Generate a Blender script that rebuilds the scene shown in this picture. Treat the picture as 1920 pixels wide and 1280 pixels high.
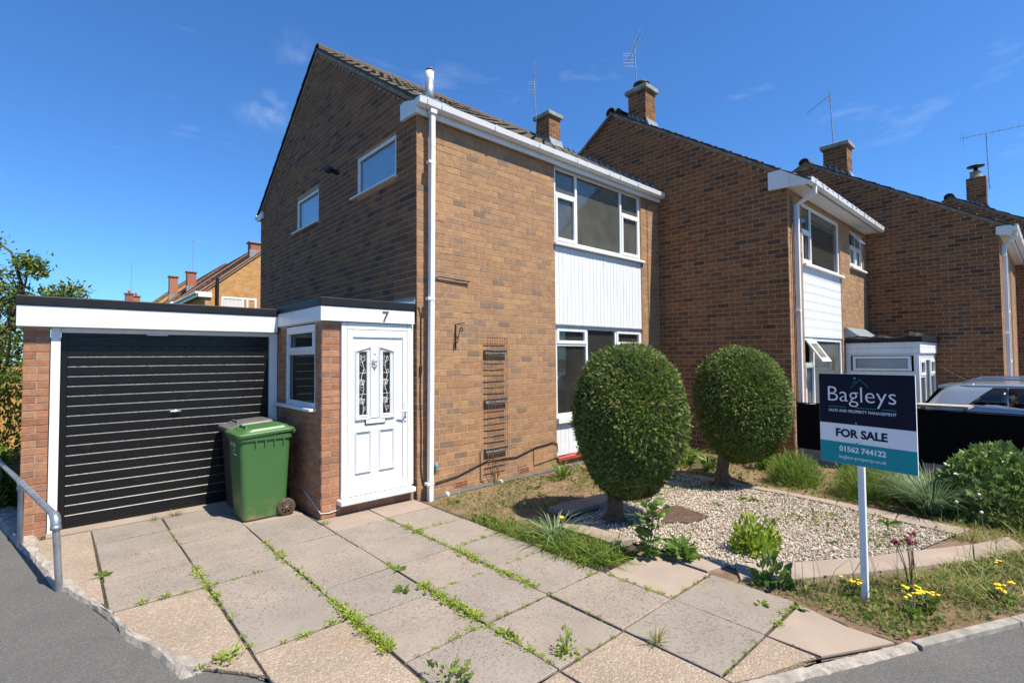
import bpy, math, random
import numpy as np
from mathutils import Vector, Matrix
random.seed(7); rng = np.random.default_rng(7)
for o in list(bpy.data.objects): bpy.data.objects.remove(o)
S = bpy.context.scene; COL = S.collection
# ------------------------------------------------------------------ camera
CAM = np.array([-3.391, -5.522, 1.774]); FPX = 939.25
yw, pt, rl = (math.radians(a) for a in (-42.312, 1.891, -0.471))
FW = np.array([-math.sin(yw)*math.cos(pt), math.cos(yw)*math.cos(pt), math.sin(pt)])
_r = np.array([math.cos(yw), math.sin(yw), 0.]); _u = np.cross(_r, FW)
RT = _r*math.cos(rl)+_u*math.sin(rl); UP = -_r*math.sin(rl)+_u*math.cos(rl)
cd = bpy.data.cameras.new('camera'); co = bpy.data.objects.new('camera', cd); COL.objects.link(co)
cd.sensor_width = 36; cd.lens = FPX/1920*36; cd.clip_start = .05; cd.clip_end = 3000
co.matrix_world = Matrix(((RT[0], UP[0], -FW[0], CAM[0]), (RT[1], UP[1], -FW[1], CAM[1]), (RT[2], UP[2], -FW[2], CAM[2]), (0, 0, 0, 1)))
S.camera = co
# ------------------------------------------------------------------ light
SUN = Vector((.2, -1, 1.72)).normalized()
EXPOSURE = 0.8
W = bpy.data.worlds.new('World'); S.world = W; W.use_nodes = True
nt = W.node_tree; nt.nodes.clear()
sky = nt.nodes.new('ShaderNodeTexSky'); sky.sky_type = 'NISHITA'; sky.sun_disc = False
sky.sun_elevation = math.asin(SUN.z); sky.sun_rotation = math.atan2(SUN.x, SUN.y)
sky.air_density = 1.0; sky.dust_density = .25; sky.ozone_density = 3.0; sky.altitude = 50
bg = nt.nodes.new('ShaderNodeBackground'); bg.inputs[1].default_value = .1
wo = nt.nodes.new('ShaderNodeOutputWorld')
# thin wisps of high cloud, laid over the whole sky dome
tc = nt.nodes.new('ShaderNodeTexCoord'); mp = nt.nodes.new('ShaderNodeMapping'); mp.inputs[3].default_value = (1.4, 2.2, 7.)
mp.inputs[1].default_value = (.35, .1, .5); mp.inputs[2].default_value = (.1, .25, .3)
no = nt.nodes.new('ShaderNodeTexNoise'); no.inputs['Scale'].default_value = 1.6; no.inputs['Detail'].default_value = 7; no.inputs['Roughness'].default_value = .62
rp = nt.nodes.new('ShaderNodeValToRGB'); rp.color_ramp.elements[0].position = .6; rp.color_ramp.elements[1].position = .95
rp.color_ramp.elements[1].color = (.3, .3, .3, 1)
mx = nt.nodes.new('ShaderNodeMixRGB'); mx.inputs[2].default_value = (7, 7.3, 7.6, 1)
L = nt.links
acc = None
for dv, rad_, amp in (((.259, .873, .412), .04, .3), ((.28, .821, .498), .045, .12), ((.225, .885, .405), .03, .1)):
    dp = nt.nodes.new('ShaderNodeVectorMath'); dp.operation = 'DISTANCE'; dp.inputs[1].default_value = dv; L.new(tc.outputs['Generated'], dp.inputs[0])
    mr = nt.nodes.new('ShaderNodeMapRange'); mr.interpolation_type = 'SMOOTHSTEP'; mr.inputs[1].default_value = rad_; mr.inputs[2].default_value = 0; mr.inputs[3].default_value = 0; mr.inputs[4].default_value = amp; L.new(dp.outputs['Value'], mr.inputs[0])
    if acc is None: acc = mr.outputs[0]
    else: ad = nt.nodes.new('ShaderNodeMath'); ad.operation = 'ADD'; L.new(acc, ad.inputs[0]); L.new(mr.outputs[0], ad.inputs[1]); acc = ad.outputs[0]
n2_ = nt.nodes.new('ShaderNodeTexNoise'); n2_.inputs['Scale'].default_value = 22; n2_.inputs['Detail'].default_value = 6; L.new(tc.outputs['Generated'], n2_.inputs['Vector'])
r2_ = nt.nodes.new('ShaderNodeMapRange'); r2_.inputs[1].default_value = .42; r2_.inputs[2].default_value = .68; L.new(n2_.outputs[0], r2_.inputs[0])
pf = nt.nodes.new('ShaderNodeMath'); pf.operation = 'MULTIPLY'; L.new(acc, pf.inputs[0]); L.new(r2_.outputs[0], pf.inputs[1])
cf = nt.nodes.new('ShaderNodeMath'); cf.operation = 'MAXIMUM'; L.new(pf.outputs[0], cf.inputs[0])
L.new(tc.outputs['Generated'], mp.inputs[0]); L.new(mp.outputs[0], no.inputs['Vector']); L.new(no.outputs[0], rp.inputs[0])
ti = nt.nodes.new('ShaderNodeMixRGB'); ti.blend_type = 'MULTIPLY'; ti.inputs[0].default_value = 1; ti.inputs[2].default_value = (.42, .77, 1.14, 1)
L.new(sky.outputs[0], ti.inputs[1]); L.new(rp.outputs[0], cf.inputs[1]); L.new(cf.outputs[0], mx.inputs[0]); L.new(ti.outputs[0], mx.inputs[1]); L.new(mx.outputs[0], bg.inputs[0]); L.new(bg.outputs[0], wo.inputs[0])
sl = bpy.data.lights.new('sun', 'SUN'); sl.energy = 5.0; sl.angle = math.radians(.53); sl.color = (1, .935, .80)
so = bpy.data.objects.new('sun', sl); COL.objects.link(so); so.rotation_euler = SUN.to_track_quat('Z', 'Y').to_euler(); so.location = (5, -12, 20)
S.view_settings.view_transform = 'Standard'; S.view_settings.look = 'None'; S.view_settings.gamma = 1
S.view_settings.exposure = EXPOSURE; S.view_settings.use_curve_mapping = False
S.render.resolution_x, S.render.resolution_y = 1024, 682
S.render.engine = 'CYCLES'

# ------------------------------------------------------------------ helpers
def tag(o, label=None, cat=None, group=None, kind=None):
    if label: o['label'] = label
    if cat: o['category'] = cat
    if group: o['group'] = group
    if kind: o['kind'] = kind
    return o
BASE = {}
def empty(name, loc, label, cat, group=None):
    o = bpy.data.objects.new(name, None); COL.objects.link(o); o.location = loc; o.empty_display_size = .2
    BASE[o.name] = np.array(loc, float); return tag(o, label, cat, group)
def setmat(me, m):
    for x in (m if isinstance(m, (list, tuple)) else [m]): me.materials.append(x)
def link(name, me, parent=None, base=None):
    o = bpy.data.objects.new(name, me); COL.objects.link(o)
    if parent is not None: o.parent = parent; BASE[o.name] = BASE[parent.name]
    else:
        o.location = base if base is not None else (0, 0, 0); BASE[o.name] = np.array(o.location, float)
    return o
def np_mesh(name, V, F, smooth=False, matidx=None):
    V = np.asarray(V, np.float32); F = np.asarray(F, np.int32); k = F.shape[1]
    me = bpy.data.meshes.new(name); me.vertices.add(len(V)); me.vertices.foreach_set('co', V.ravel())
    me.loops.add(F.size); me.loops.foreach_set('vertex_index', F.ravel()); me.polygons.add(len(F))
    me.polygons.foreach_set('loop_start', np.arange(0, F.size, k, dtype=np.int32))
    if matidx is not None: me.polygons.foreach_set('material_index', np.asarray(matidx, np.int32))
    me.update(calc_edges=True); me.validate()
    me.polygons.foreach_set('use_smooth', np.full(len(F), bool(smooth)))
    return me
class MB:
    def __init__(s): s.v = []; s.f = []; s.sm = []
    def add(s, V, F, smooth=False):
        n = len(s.v); s.v += [tuple(map(float, p)) for p in V]; s.f += [tuple(i+n for i in f) for f in F]; s.sm += [smooth]*len(F); return s
    def box(s, x0, x1, y0, y1, z0, z1):
        if x0 > x1: x0, x1 = x1, x0
        if y0 > y1: y0, y1 = y1, y0
        if z0 > z1: z0, z1 = z1, z0
        V = [(x, y, z) for z in (z0, z1) for y in (y0, y1) for x in (x0, x1)]
        return s.add(V, [(0, 2, 3, 1), (4, 5, 7, 6), (0, 1, 5, 4), (2, 6, 7, 3), (0, 4, 6, 2), (1, 3, 7, 5)])
    def prism(s, A, B, smooth=False):            # two matching polygons
        n = len(A); F = [tuple(range(n))[::-1], tuple(range(n, 2*n))]
        s.add(list(A)+list(B), F); m = len(s.v)-2*n
        s.f += [(m+i, m+(i+1) % n, m+n+(i+1) % n, m+n+i) for i in range(n)]; s.sm += [smooth]*n; return s
    def xprism(s, yz, x0, x1): return s.prism([(x0, y, z) for y, z in yz], [(x1, y, z) for y, z in yz])
    def yprism(s, xz, y0, y1): return s.prism([(x, y0, z) for x, z in xz], [(x, y1, z) for x, z in xz])
    def zprism(s, xy, z0, z1): return s.prism([(x, y, z0) for x, y in xy], [(x, y, z1) for x, y in xy])
    def tube(s, P, r, n=8, cap=True, smooth=True):
        P = [Vector(p) for p in P]; R = r if isinstance(r, (list, tuple)) else [r]*len(P); rings = []; up = None
        for i, p in enumerate(P):
            t = ((P[min(i+1, len(P)-1)]-p).normalized() + (p-P[max(i-1, 0)]).normalized())
            t = t.normalized() if t.length > 1e-6 else Vector((0, 0, 1))
            if up is None: up = t.orthogonal().normalized()
            up = (up - t*up.dot(t)); up = up.normalized() if up.length > 1e-6 else t.orthogonal().normalized()
            sd = t.cross(up)
            rings.append([p+(up*math.cos(a)+sd*math.sin(a))*R[i] for a in (2*math.pi*j/n for j in range(n))])
        V = [q for ring in rings for q in ring]; F = []
        for i in range(len(P)-1):
            F += [(i*n+j, i*n+(j+1) % n, (i+1)*n+(j+1) % n, (i+1)*n+j) for j in range(n)]
        s.add(V, F, smooth)
        if cap: s.add(rings[0], [tuple(range(n))[::-1]]); s.add(rings[-1], [tuple(range(n))])
        return s
    def lathe(s, c, prof, n=16, axis='z'):       # prof: (r, h)
        V = []; c = Vector(c)
        for r, h in prof:
            for j in range(n):
                a = 2*math.pi*j/n; p = (r*math.cos(a), r*math.sin(a), h)
                if axis == 'y': p = (p[0], p[2], p[1])
                if axis == 'x': p = (p[2], p[0], p[1])
                V.append(c+Vector(p))
        F = [(i*n+j, i*n+(j+1) % n, (i+1)*n+(j+1) % n, (i+1)*n+j) for i in range(len(prof)-1) for j in range(n)]
        F += [tuple(range(n))[::-1], tuple((len(prof)-1)*n+j for j in range(n))]
        return s.add(V, F, True)
    def build(s, name, mat, parent=None, base=None, bevel=0, recalc=False):
        if parent is not None: b = BASE[parent.name]
        elif base is not None: b = np.array(base, float)
        else:
            A = np.array(s.v); b = np.array([A[:, 0].mean(), A[:, 1].mean(), A[:, 2].min()])
        me = bpy.data.meshes.new(name); me.from_pydata([(v[0]-b[0], v[1]-b[1], v[2]-b[2]) for v in s.v], [], s.f)
        me.polygons.foreach_set('use_smooth', s.sm); setmat(me, mat); me.update()
        import bmesh
        bm = bmesh.new(); bm.from_mesh(me); bmesh.ops.recalc_face_normals(bm, faces=bm.faces); bm.to_mesh(me); bm.free()
        o = link(name, me, parent, b)
        if bevel:
            m = o.modifiers.new('bevel', 'BEVEL'); m.width = bevel; m.segments = 2; m.limit_method = 'ANGLE'; m.angle_limit = math.radians(40)
        return o
def pix(X, Y, Z):
    v = np.array([X, Y, Z])-CAM; z = v@FW
    return 960+FPX*(v@RT)/z, 640-FPX*(v@UP)/z, z
def ptdep(px, py, z): return CAM+(FW+RT*(px-960)/FPX-UP*(py-640)/FPX)*z

# ------------------------------------------------------------------ materials
MAT = {}
class NT:
    def __init__(s, name):
        s.m = bpy.data.materials.new(name); s.m.use_nodes = True; s.t = s.m.node_tree; s.t.nodes.clear()
        s.out = s.t.nodes.new('ShaderNodeOutputMaterial'); s.p = s.t.nodes.new('ShaderNodeBsdfPrincipled'); s.L = s.t.links
        s.L.new(s.p.outputs[0], s.out.inputs[0]); MAT[name] = s.m
    def n(s, t, **k):
        x = s.t.nodes.new(t)
        for a, b in k.items(): setattr(x, a, b)
        return x
    def pos(s): return s.n('ShaderNodeNewGeometry').outputs['Position']
    def noise(s, scale, detail=4, rough=.55, vec=None, dist=0):
        x = s.n('ShaderNodeTexNoise'); x.inputs['Scale'].default_value = scale; x.inputs['Detail'].default_value = detail
        x.inputs['Roughness'].default_value = rough; x.inputs['Distortion'].default_value = dist
        s.L.new(vec if vec is not None else s.pos(), x.inputs['Vector']); return x.outputs[0]
    def voro(s, scale, out='Color', vec=None, feat='F1'):
        x = s.n('ShaderNodeTexVoronoi', feature=feat); x.inputs['Scale'].default_value = scale
        s.L.new(vec if vec is not None else s.pos(), x.inputs['Vector']); return x.outputs[out]
    def ramp(s, fac, stops, interp='LINEAR'):
        x = s.n('ShaderNodeValToRGB'); r = x.color_ramp; r.interpolation = interp
        while len(r.elements) < len(stops): r.elements.new(.5)
        for e, (p, c) in zip(r.elements, stops):
            e.position = p; e.color = (*c, 1) if isinstance(c, (tuple, list)) else (c, c, c, 1)
        s.L.new(fac, x.inputs[0]); return x.outputs[0]
    def mix(s, fac, a, b, mode='MIX'):
        x = s.n('ShaderNodeMixRGB', blend_type=mode)
        for i, q in ((0, fac), (1, a), (2, b)):
            if hasattr(q, 'is_linked') or hasattr(q, 'node'): s.L.new(q, x.inputs[i])
            elif i == 0: x.inputs[0].default_value = q
            else: x.inputs[i].default_value = (*q, 1) if isinstance(q, (tuple, list)) else (q, q, q, 1)
        return x.outputs[0]
    def math(s, op, a, b=0.):
        x = s.n('ShaderNodeMath', operation=op)
        for i, q in enumerate((a, b)):
            if hasattr(q, 'node'): s.L.new(q, x.inputs[i])
            else: x.inputs[i].default_value = q
        return x.outputs[0]
    def rnd(s):                                   # one random number per object and per mesh island
        a = s.n('ShaderNodeObjectInfo').outputs['Random']; b = s.n('ShaderNodeNewGeometry').outputs['Random Per Island']
        return s.math('FRACT', s.math('ADD', s.math('MULTIPLY', a, 7.31), b))
    def bump(s, h, strength=.3, dist=.01):
        x = s.n('ShaderNodeBump'); x.inputs['Strength'].default_value = strength; x.inputs['Distance'].default_value = dist
        s.L.new(h, x.inputs['Height']); s.L.new(x.outputs[0], s.p.inputs['Normal']); return s
    def col(s, c):
        if hasattr(c, 'node'): s.L.new(c, s.p.inputs['Base Color'])
        else: s.p.inputs['Base Color'].default_value = (*c, 1)
        return s
    def rough(s, r):
        if hasattr(r, 'node'): s.L.new(r, s.p.inputs['Roughness'])
        else: s.p.inputs['Roughness'].default_value = r
        return s
    def set(s, **k):
        for a, b in k.items(): s.p.inputs[a.replace('_', ' ')].default_value = b
        return s
def plain(name, c, r=.5, var=.08, scale=6, bump=0, bscale=60, **k):
    t = NT(name); d = tuple(x*(1-var*2) for x in c)
    t.col(t.mix(t.ramp(t.noise(scale, 5), [(.35, 0), (.65, 1)]), d, c)).rough(r)
    if bump: t.bump(t.noise(bscale, 4), bump, .004)
    t.set(**k); return t.m

def brickmat(name, stops, grime, sc=1.):
    t = NT(name); base = t.ramp(t.rnd(), stops, 'CONSTANT')
    n1 = t.noise(14, 6, .7); n2 = t.noise(90, 3, .7)
    c = t.mix(.6, base, t.ramp(n1, [(.3, .5), (.7, 1.25)]), 'MULTIPLY')
    c = t.mix(t.ramp(n2, [(.55, 0.), (.8, .35)]), c, grime)
    c = t.mix(t.ramp(t.noise(1.1, 4), [(.45, 0.), (.75, .28)]), c, t.mix(.5, c, (.12, .10, .085)))
    mpn = t.n('ShaderNodeMapping'); mpn.inputs[3].default_value = (5, 5, .55); t.L.new(t.pos(), mpn.inputs[0])
    c = t.mix(t.ramp(t.noise(1., 5, .6, mpn.outputs[0]), [(.5, 0.), (.78, .4)]), c, t.mix(.55, c, (.09, .075, .06)))
    t.col(c).rough(.93)
    h = t.math('ADD', t.noise(38, 6, .75, dist=.6), t.math('MULTIPLY', t.noise(170, 3), .5))
    return t.bump(h, .75, .007).m
B1 = [(0, (0.343, 0.191, 0.096)), (.16, (0.317, 0.173, 0.086)), (.30, (0.364, 0.206, 0.104)), (.44, (0.301, 0.169, 0.091)), (.56, (0.376, 0.214, 0.107)), (.66, (0.330, 0.183, 0.098)),
      (.76, (0.279, 0.165, 0.098)), (.84, (0.397, 0.228, 0.101)), (.875, (0.352, 0.178, 0.090)), (.91, (0.253, 0.159, 0.101)), (.965, (0.206, 0.136, 0.091))]
brickmat('brick_brown', B1, (.36, .29, .2))
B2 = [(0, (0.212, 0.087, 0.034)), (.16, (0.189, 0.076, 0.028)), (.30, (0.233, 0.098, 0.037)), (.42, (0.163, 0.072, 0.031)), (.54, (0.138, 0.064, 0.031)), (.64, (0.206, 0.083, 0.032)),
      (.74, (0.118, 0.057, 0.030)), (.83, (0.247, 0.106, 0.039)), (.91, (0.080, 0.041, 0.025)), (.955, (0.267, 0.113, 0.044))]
brickmat('brick_mixed', B2, (.28, .22, .16))  # weathered darker mix, with the gables' shade also deepened in the colours
B3 = [(0, (0.340, 0.142, 0.071)), (.2, (0.300, 0.125, 0.064)), (.4, (0.370, 0.163, 0.083)), (.6, (0.330, 0.155, 0.086)), (.75, (0.400, 0.185, 0.094)), (.9, (0.270, 0.129, 0.075))]
brickmat('brick_red', B3, (.42, .27, .18))
B4 = [(0, (.40, .185, .06)), (.25, (.45, .21, .07)), (.5, (.36, .165, .06)), (.75, (.48, .24, .085))]
brickmat('brick_orange', B4, (.45, .26, .12))
B5 = [(0, (.30, .10, .055)), (.3, (.34, .12, .06)), (.6, (.26, .09, .055)), (.85, (.37, .15, .08))]
brickmat('brick_crimson', B5, (.32, .16, .1))
t = NT('mortar_sand'); t.col(t.mix(t.ramp(t.noise(7, 6), [(.3, 0), (.7, 1)]), (.375, .212, .105), (.465, .27, .142))).rough(.95).bump(t.noise(150, 4), .5, .004)
t = NT('mortar_grey'); t.col(t.mix(t.ramp(t.noise(7, 6), [(.3, 0), (.7, 1)]), (.26, .19, .135), (.38, .28, .205))).rough(.95).bump(t.noise(150, 4), .5, .004)
def upvc(name, c, r):
    t = NT(name); mg = t.n('ShaderNodeMapping'); mg.inputs[3].default_value = (14, 14, 1.3); t.L.new(t.pos(), mg.inputs[0])
    g_ = t.math('ADD', t.math('MULTIPLY', t.noise(1., 5, .6, mg.outputs[0]), .6), t.math('MULTIPLY', t.noise(2.5, 6, .65), .4))
    t.col(t.mix(t.ramp(g_, [(.5, 0), (.68, .4)]), c, (.44, .42, .36))).rough(r); t.set(Specular_IOR_Level=.4); return t.m
upvc('white_upvc', (.68, .68, .68), .4); upvc('white_board', (.64, .65, .66), .55)
plain('black_trim', (.012, .0125, .014), .5, .2, Specular_IOR_Level=.3); plain('dark_void', (.012, .012, .013), .8)
t = NT('garage_black'); t.col(t.mix(t.ramp(t.noise(9, 7, .7), [(.62, 0), (.72, .10)]), (.007, .007, .0075), (.2, .19, .18)))
t.rough(t.ramp(t.noise(7, 5), [(.3, .24), (.7, .36)])).bump(t.noise(30, 3), .12, .004); t.set(Specular_IOR_Level=.3)
t = NT('crest_highlight'); t.col(t.mix(t.ramp(t.noise(26, 6, .7), [(.36, .05), (.66, 1.)]), (.01, .01, .011), (.17, .17, .17))).rough(.35)  # broken grey along the rib crests: the sun's highlight put into the colour
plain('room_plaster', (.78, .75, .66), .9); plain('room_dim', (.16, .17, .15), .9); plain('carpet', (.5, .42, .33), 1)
def glass(name, tint, ior, rough=0., dust=.03):
    t = NT(name); t.t.nodes.remove(t.p)
    tr = t.n('ShaderNodeBsdfTransparent'); tr.inputs[0].default_value = (*tint, 1)
    gl = t.n('ShaderNodeBsdfGlossy'); gl.inputs['Roughness'].default_value = rough; gl.inputs[0].default_value = (.95, .97, 1, 1)
    fr = t.n('ShaderNodeFresnel'); fr.inputs[0].default_value = ior; mxs = t.n('ShaderNodeMixShader')
    bu = t.n('ShaderNodeBump'); bu.inputs['Strength'].default_value = .035; bu.inputs['Distance'].default_value = .02
    t.L.new(t.noise(1.6, 2), bu.inputs['Height']); t.L.new(bu.outputs[0], gl.inputs['Normal'])
    t.L.new(fr.outputs[0], mxs.inputs[0]); t.L.new(tr.outputs[0], mxs.inputs[1]); t.L.new(gl.outputs[0], mxs.inputs[2])
    di = t.n('ShaderNodeBsdfDiffuse'); di.inputs[0].default_value = (.72, .68, .55, 1); m2 = t.n('ShaderNodeMixShader')     # film of dust on the pane
    t.L.new(t.ramp(t.noise(2.6, 6, .65), [(.3, dust*.75), (.75, dust*1.5)]), m2.inputs[0]); t.L.new(mxs.outputs[0], m2.inputs[1]); t.L.new(di.outputs[0], m2.inputs[2]); t.L.new(m2.outputs[0], t.out.inputs[0])
glass('glass', (.8, .84, .81), 1.7, dust=.08); glass('glass_clear', (.72, .78, .75), 1.7, dust=.03); glass('glass_dark', (.3, .33, .31), 1.6)
t = NT('obscure_glass'); v = t.voro(34); t.col((.10, .17, .22)).rough(.14).bump(t.math('ADD', t.voro(42, 'Distance'), t.noise(60, 2)), .5, .006); t.set(Specular_IOR_Level=1., IOR=2.0, Coat_Weight=.6, Coat_Roughness=.08)
def roofmat(name, c1, c2):
    t = NT(name); b = t.ramp(t.rnd(), [(0, c1), (.5, tuple((a+b)/2 for a, b in zip(c1, c2))), (1, c2)])
    b = t.mix(t.ramp(t.noise(16, 6, .7), [(.52, 0), (.66, .6)]), b, (.14, .125, .085)); b = t.mix(t.ramp(t.noise(45, 5, .7), [(.62, 0), (.7, .5)]), b, (.36, .35, .3))
    b = t.mix(t.ramp(t.noise(5, 5, .6), [(.55, 0), (.7, .6)]), b, (.055, .05, .035))
    t.col(b).rough(.95).bump(t.noise(70, 5, .7), .9, .01)
roofmat('roof_tile', (.062, .047, .035), (.098, .074, .054)); roofmat('roof_tile_dark', (.05, .042, .035), (.08, .065, .052))
roofmat('roof_tile_far', (.16, .125, .095), (.23, .18, .14))
plain('lead', (.27, .30, .33), .5, .15, 9, Metallic=.3); plain('verge_mortar', (.30, .25, .2), .95, .2, 12, .6)
plain('cap_concrete', (.31, .3, .27), .95, .2, 10, .6); plain('galvanised', (.46, .48, .5), .38, .18, 9, .1, 40, Metallic=.75)
plain('flue_steel', (.5, .5, .5), .4, .12, Metallic=.7); plain('black_metal', (.012, .012, .013), .5)
plain('terracotta', (.42, .16, .08), .9, .15, 20, .3); plain('red_tile', (.42, .075, .05), .7, .2, 20)
plain('pipe_grey', (.10, .10, .105), .45); plain('cable_black', (.012, .012, .012), .6); plain('old_timber', (.25, .225, .19), .9, .3, 30, .4)
plain('rust', (.24, .145, .095), .85, .3, 30, .3); plain('blue_cap', (.03, .36, .55), .5)
# ground
t = NT('slab'); r = t.rnd(); b = t.ramp(r, [(0, (.242, .199, .163)), (.35, (.255, .209, .169)), (.7, (.228, .192, .158)), (1, (.264, .21, .168))])
b = t.mix(.6, b, t.ramp(t.noise(2.3, 6, .6), [(.3, .72), (.7, 1.14)]), 'MULTIPLY'); b = t.mix(t.math('MULTIPLY', t.ramp(t.noise(62, 3, .75), [(.54, 0), (.61, .95)]), t.ramp(t.noise(1.7, 3), [(.35, .35), (.6, 1)])), b, (.085, .075, .065))
b = t.mix(t.ramp(t.noise(260, 2, .7), [(.6, 0), (.7, .5)]), b, (.55, .5, .44))
b = t.mix(t.ramp(t.noise(3.4, 7, .7), [(.56, 0), (.72, .5)]), b, t.mix(.5, b, (.10, .085, .07)))
b = t.mix(t.ramp(t.noise(1.1, 5, .6), [(.6, 0), (.78, .35)]), b, (.36, .25, .14))
t.col(b).rough(.92).bump(t.noise(160, 4, .7), .45, .004)
t = NT('slab_pink'); r = t.rnd(); b = t.ramp(r, [(0, (.285, .222, .175)), (.5, (.305, .238, .188)), (1, (.27, .212, .168))])
b = t.mix(.6, b, t.ramp(t.noise(3, 6, .6), [(.3, .75), (.7, 1.12)]), 'MULTIPLY'); b = t.mix(t.ramp(t.noise(150, 3, .8), [(.6, 0), (.68, .4)]), b, (.3, .2, .15))
t.col(b).rough(.92).bump(t.noise(140, 4, .7), .4, .004)
t = NT('aggregate'); v = t.voro(82); c = t.ramp(v, [(0, (.16, .115, .08)), (.25, (.29, .222, .162)), (.5, (.23, .168, .12)), (.75, (.40, .325, .255)), (1, (.19, .135, .095))])
d = t.voro(82, 'Distance'); c = t.mix(t.ramp(d, [(.3, 0), (.65, .6)]), c, (.28, .215, .158)); c = t.mix(.5, c, t.ramp(t.noise(2.2, 5), [(.3, .7), (.7, 1.15)]), 'MULTIPLY')
c = t.mix(t.ramp(t.noise(1.3, 4), [(.62, 0), (.74, .35)]), c, (.35, .19, .08))
t.col(c).rough(.9).bump(t.math('SUBTRACT', 1., d), .8, .006)
t = NT('asphalt'); c = t.ramp(t.noise(95, 5, .85), [(.3, (.045, .043, .040)), (.52, (.10, .095, .088)), (.75, (.21, .195, .18))])
c = t.mix(.6, c, t.ramp(t.noise(1.2, 6, .6), [(.3, .75), (.7, 1.2)]), 'MULTIPLY'); c = t.mix(t.ramp(t.noise(330, 2), [(.68, 0), (.74, .6)]), c, (.42, .40, .36))
t.col(c).rough(.93).bump(t.noise(220, 4, .8), .7, .005)
plain('kerb_concrete', (.31, .28, .235), .95, .22, 9, .8, 45); t = NT('broken_concrete'); c = t.mix(t.ramp(t.noise(9, 7, .7), [(.35, 0), (.65, 1)]), (.27, .235, .2), (.50, .43, .36)); t.col(c).rough(.96).bump(t.noise(40, 7, .75), 1., .02)
t = NT('soil'); c = t.ramp(t.noise(6, 8, .7), [(.3, (.13, .075, .045)), (.55, (.24, .15, .092)), (.75, (.33, .22, .14))]); c = t.mix(t.ramp(t.noise(2.2, 5), [(.5, 0), (.7, .35)]), c, (.15, .15, .05))
t.col(c).rough(1).bump(t.noise(55, 7, .8), 1., .02)
plain('joint_dirt', (.075, .055, .038), 1, .3, 40, .8, 120); plain('grass_ground', (.07, .10, .03), 1, .3, 1.5, .6, 30)
t = NT('gravel'); c = t.ramp(t.rnd(), [(0, (.48, .40, .32)), (.25, (.58, .50, .41)), (.5, (.36, .275, .20)), (.7, (.64, .57, .48)), (.85, (.26, .195, .14)), (1, (.50, .40, .31))]); t.col(c).rough(.85).bump(t.noise(120, 3), .3, .004)
plain('gravel_bed', (.30, .25, .20), 1, .35, 60, 1., 80)
plain('manhole_rust', (.13, .075, .05), .85, .3, 25, .5, 150)
# plants
def leafmat(name, stops, trans=.35, rough=.5):
    t = NT(name); c = t.ramp(t.rnd(), stops); c = t.mix(.35, c, t.ramp(t.noise(9, 3), [(.3, .6), (.7, 1.25)]), 'MULTIPLY')
    t.col(c).rough(rough); t.set(Specular_IOR_Level=.35)
    tl = t.n('ShaderNodeBsdfTranslucent'); t.L.new(c, tl.inputs[0]); ms = t.n('ShaderNodeMixShader'); ms.inputs[0].default_value = trans
    t.L.new(t.p.outputs[0], ms.inputs[1]); t.L.new(tl.outputs[0], ms.inputs[2]); t.L.new(ms.outputs[0], t.out.inputs[0]); return t.m
leafmat('conifer', [(0, (.03, .058, .008)), (.3, (.07, .12, .016)), (.6, (.12, .19, .028)), (.86, (.20, .27, .05)), (.93, (.23, .19, .07)), (1, (.48, .29, .15))], .3)
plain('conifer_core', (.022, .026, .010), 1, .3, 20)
leafmat('weed_lime', [(0, (.19, .27, .015)), (.5, (.28, .37, .03)), (1, (.36, .43, .07))], .4)
leafmat('weed_green', [(0, (.09, .14, .02)), (.5, (.15, .22, .035)), (1, (.24, .29, .06))], .4)
leafmat('leaf_green', [(0, (.09, .16, .025)), (.6, (.15, .24, .045)), (1, (.24, .32, .08))], .4, .42)
leafmat('leaf_glossy', [(0, (.09, .16, .035)), (.6, (.15, .23, .06)), (1, (.24, .31, .1))], .3, .35)
leafmat('grass', [(0, (.12, .16, .025)), (.4, (.20, .24, .05)), (.7, (.30, .29, .09)), (1, (.46, .36, .18))], .4)
leafmat('grass_blue', [(0, (.12, .19, .09)), (1, (.22, .31, .16))], .35)
leafmat('dry_litter', [(0, (.30, .20, .10)), (.3, (.42, .30, .16)), (.55, (.20, .20, .06)), (.8, (.14, .17, .045)), (1, (.34, .22, .12))], .25, .8)
leafmat('lavender', [(0, (.11, .18, .02)), (.6, (.18, .27, .035)), (1, (.28, .35, .08))], .35)
leafmat('tree_leaf', [(0, (.06, .10, .015)), (.5, (.12, .18, .03)), (.85, (.2, .26, .05)), (1, (.34, .33, .09))], .4, .45)
plain('bark', (.13, .085, .05), .95, .3, 25, .8, 40); plain('stem_brown', (.14, .09, .05), .9); plain('stem_green', (.16, .22, .07), .7)
plain('flower_yellow', (.85, .55, .01), .7, .05); plain('flower_crimson', (.20, .01, .05), .7, .15); plain('flower_pink', (.6, .28, .5), .7); plain('seed_head', (.62, .6, .52), .9); plain('flower_purple', (.16, .06, .30), .5)
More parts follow.
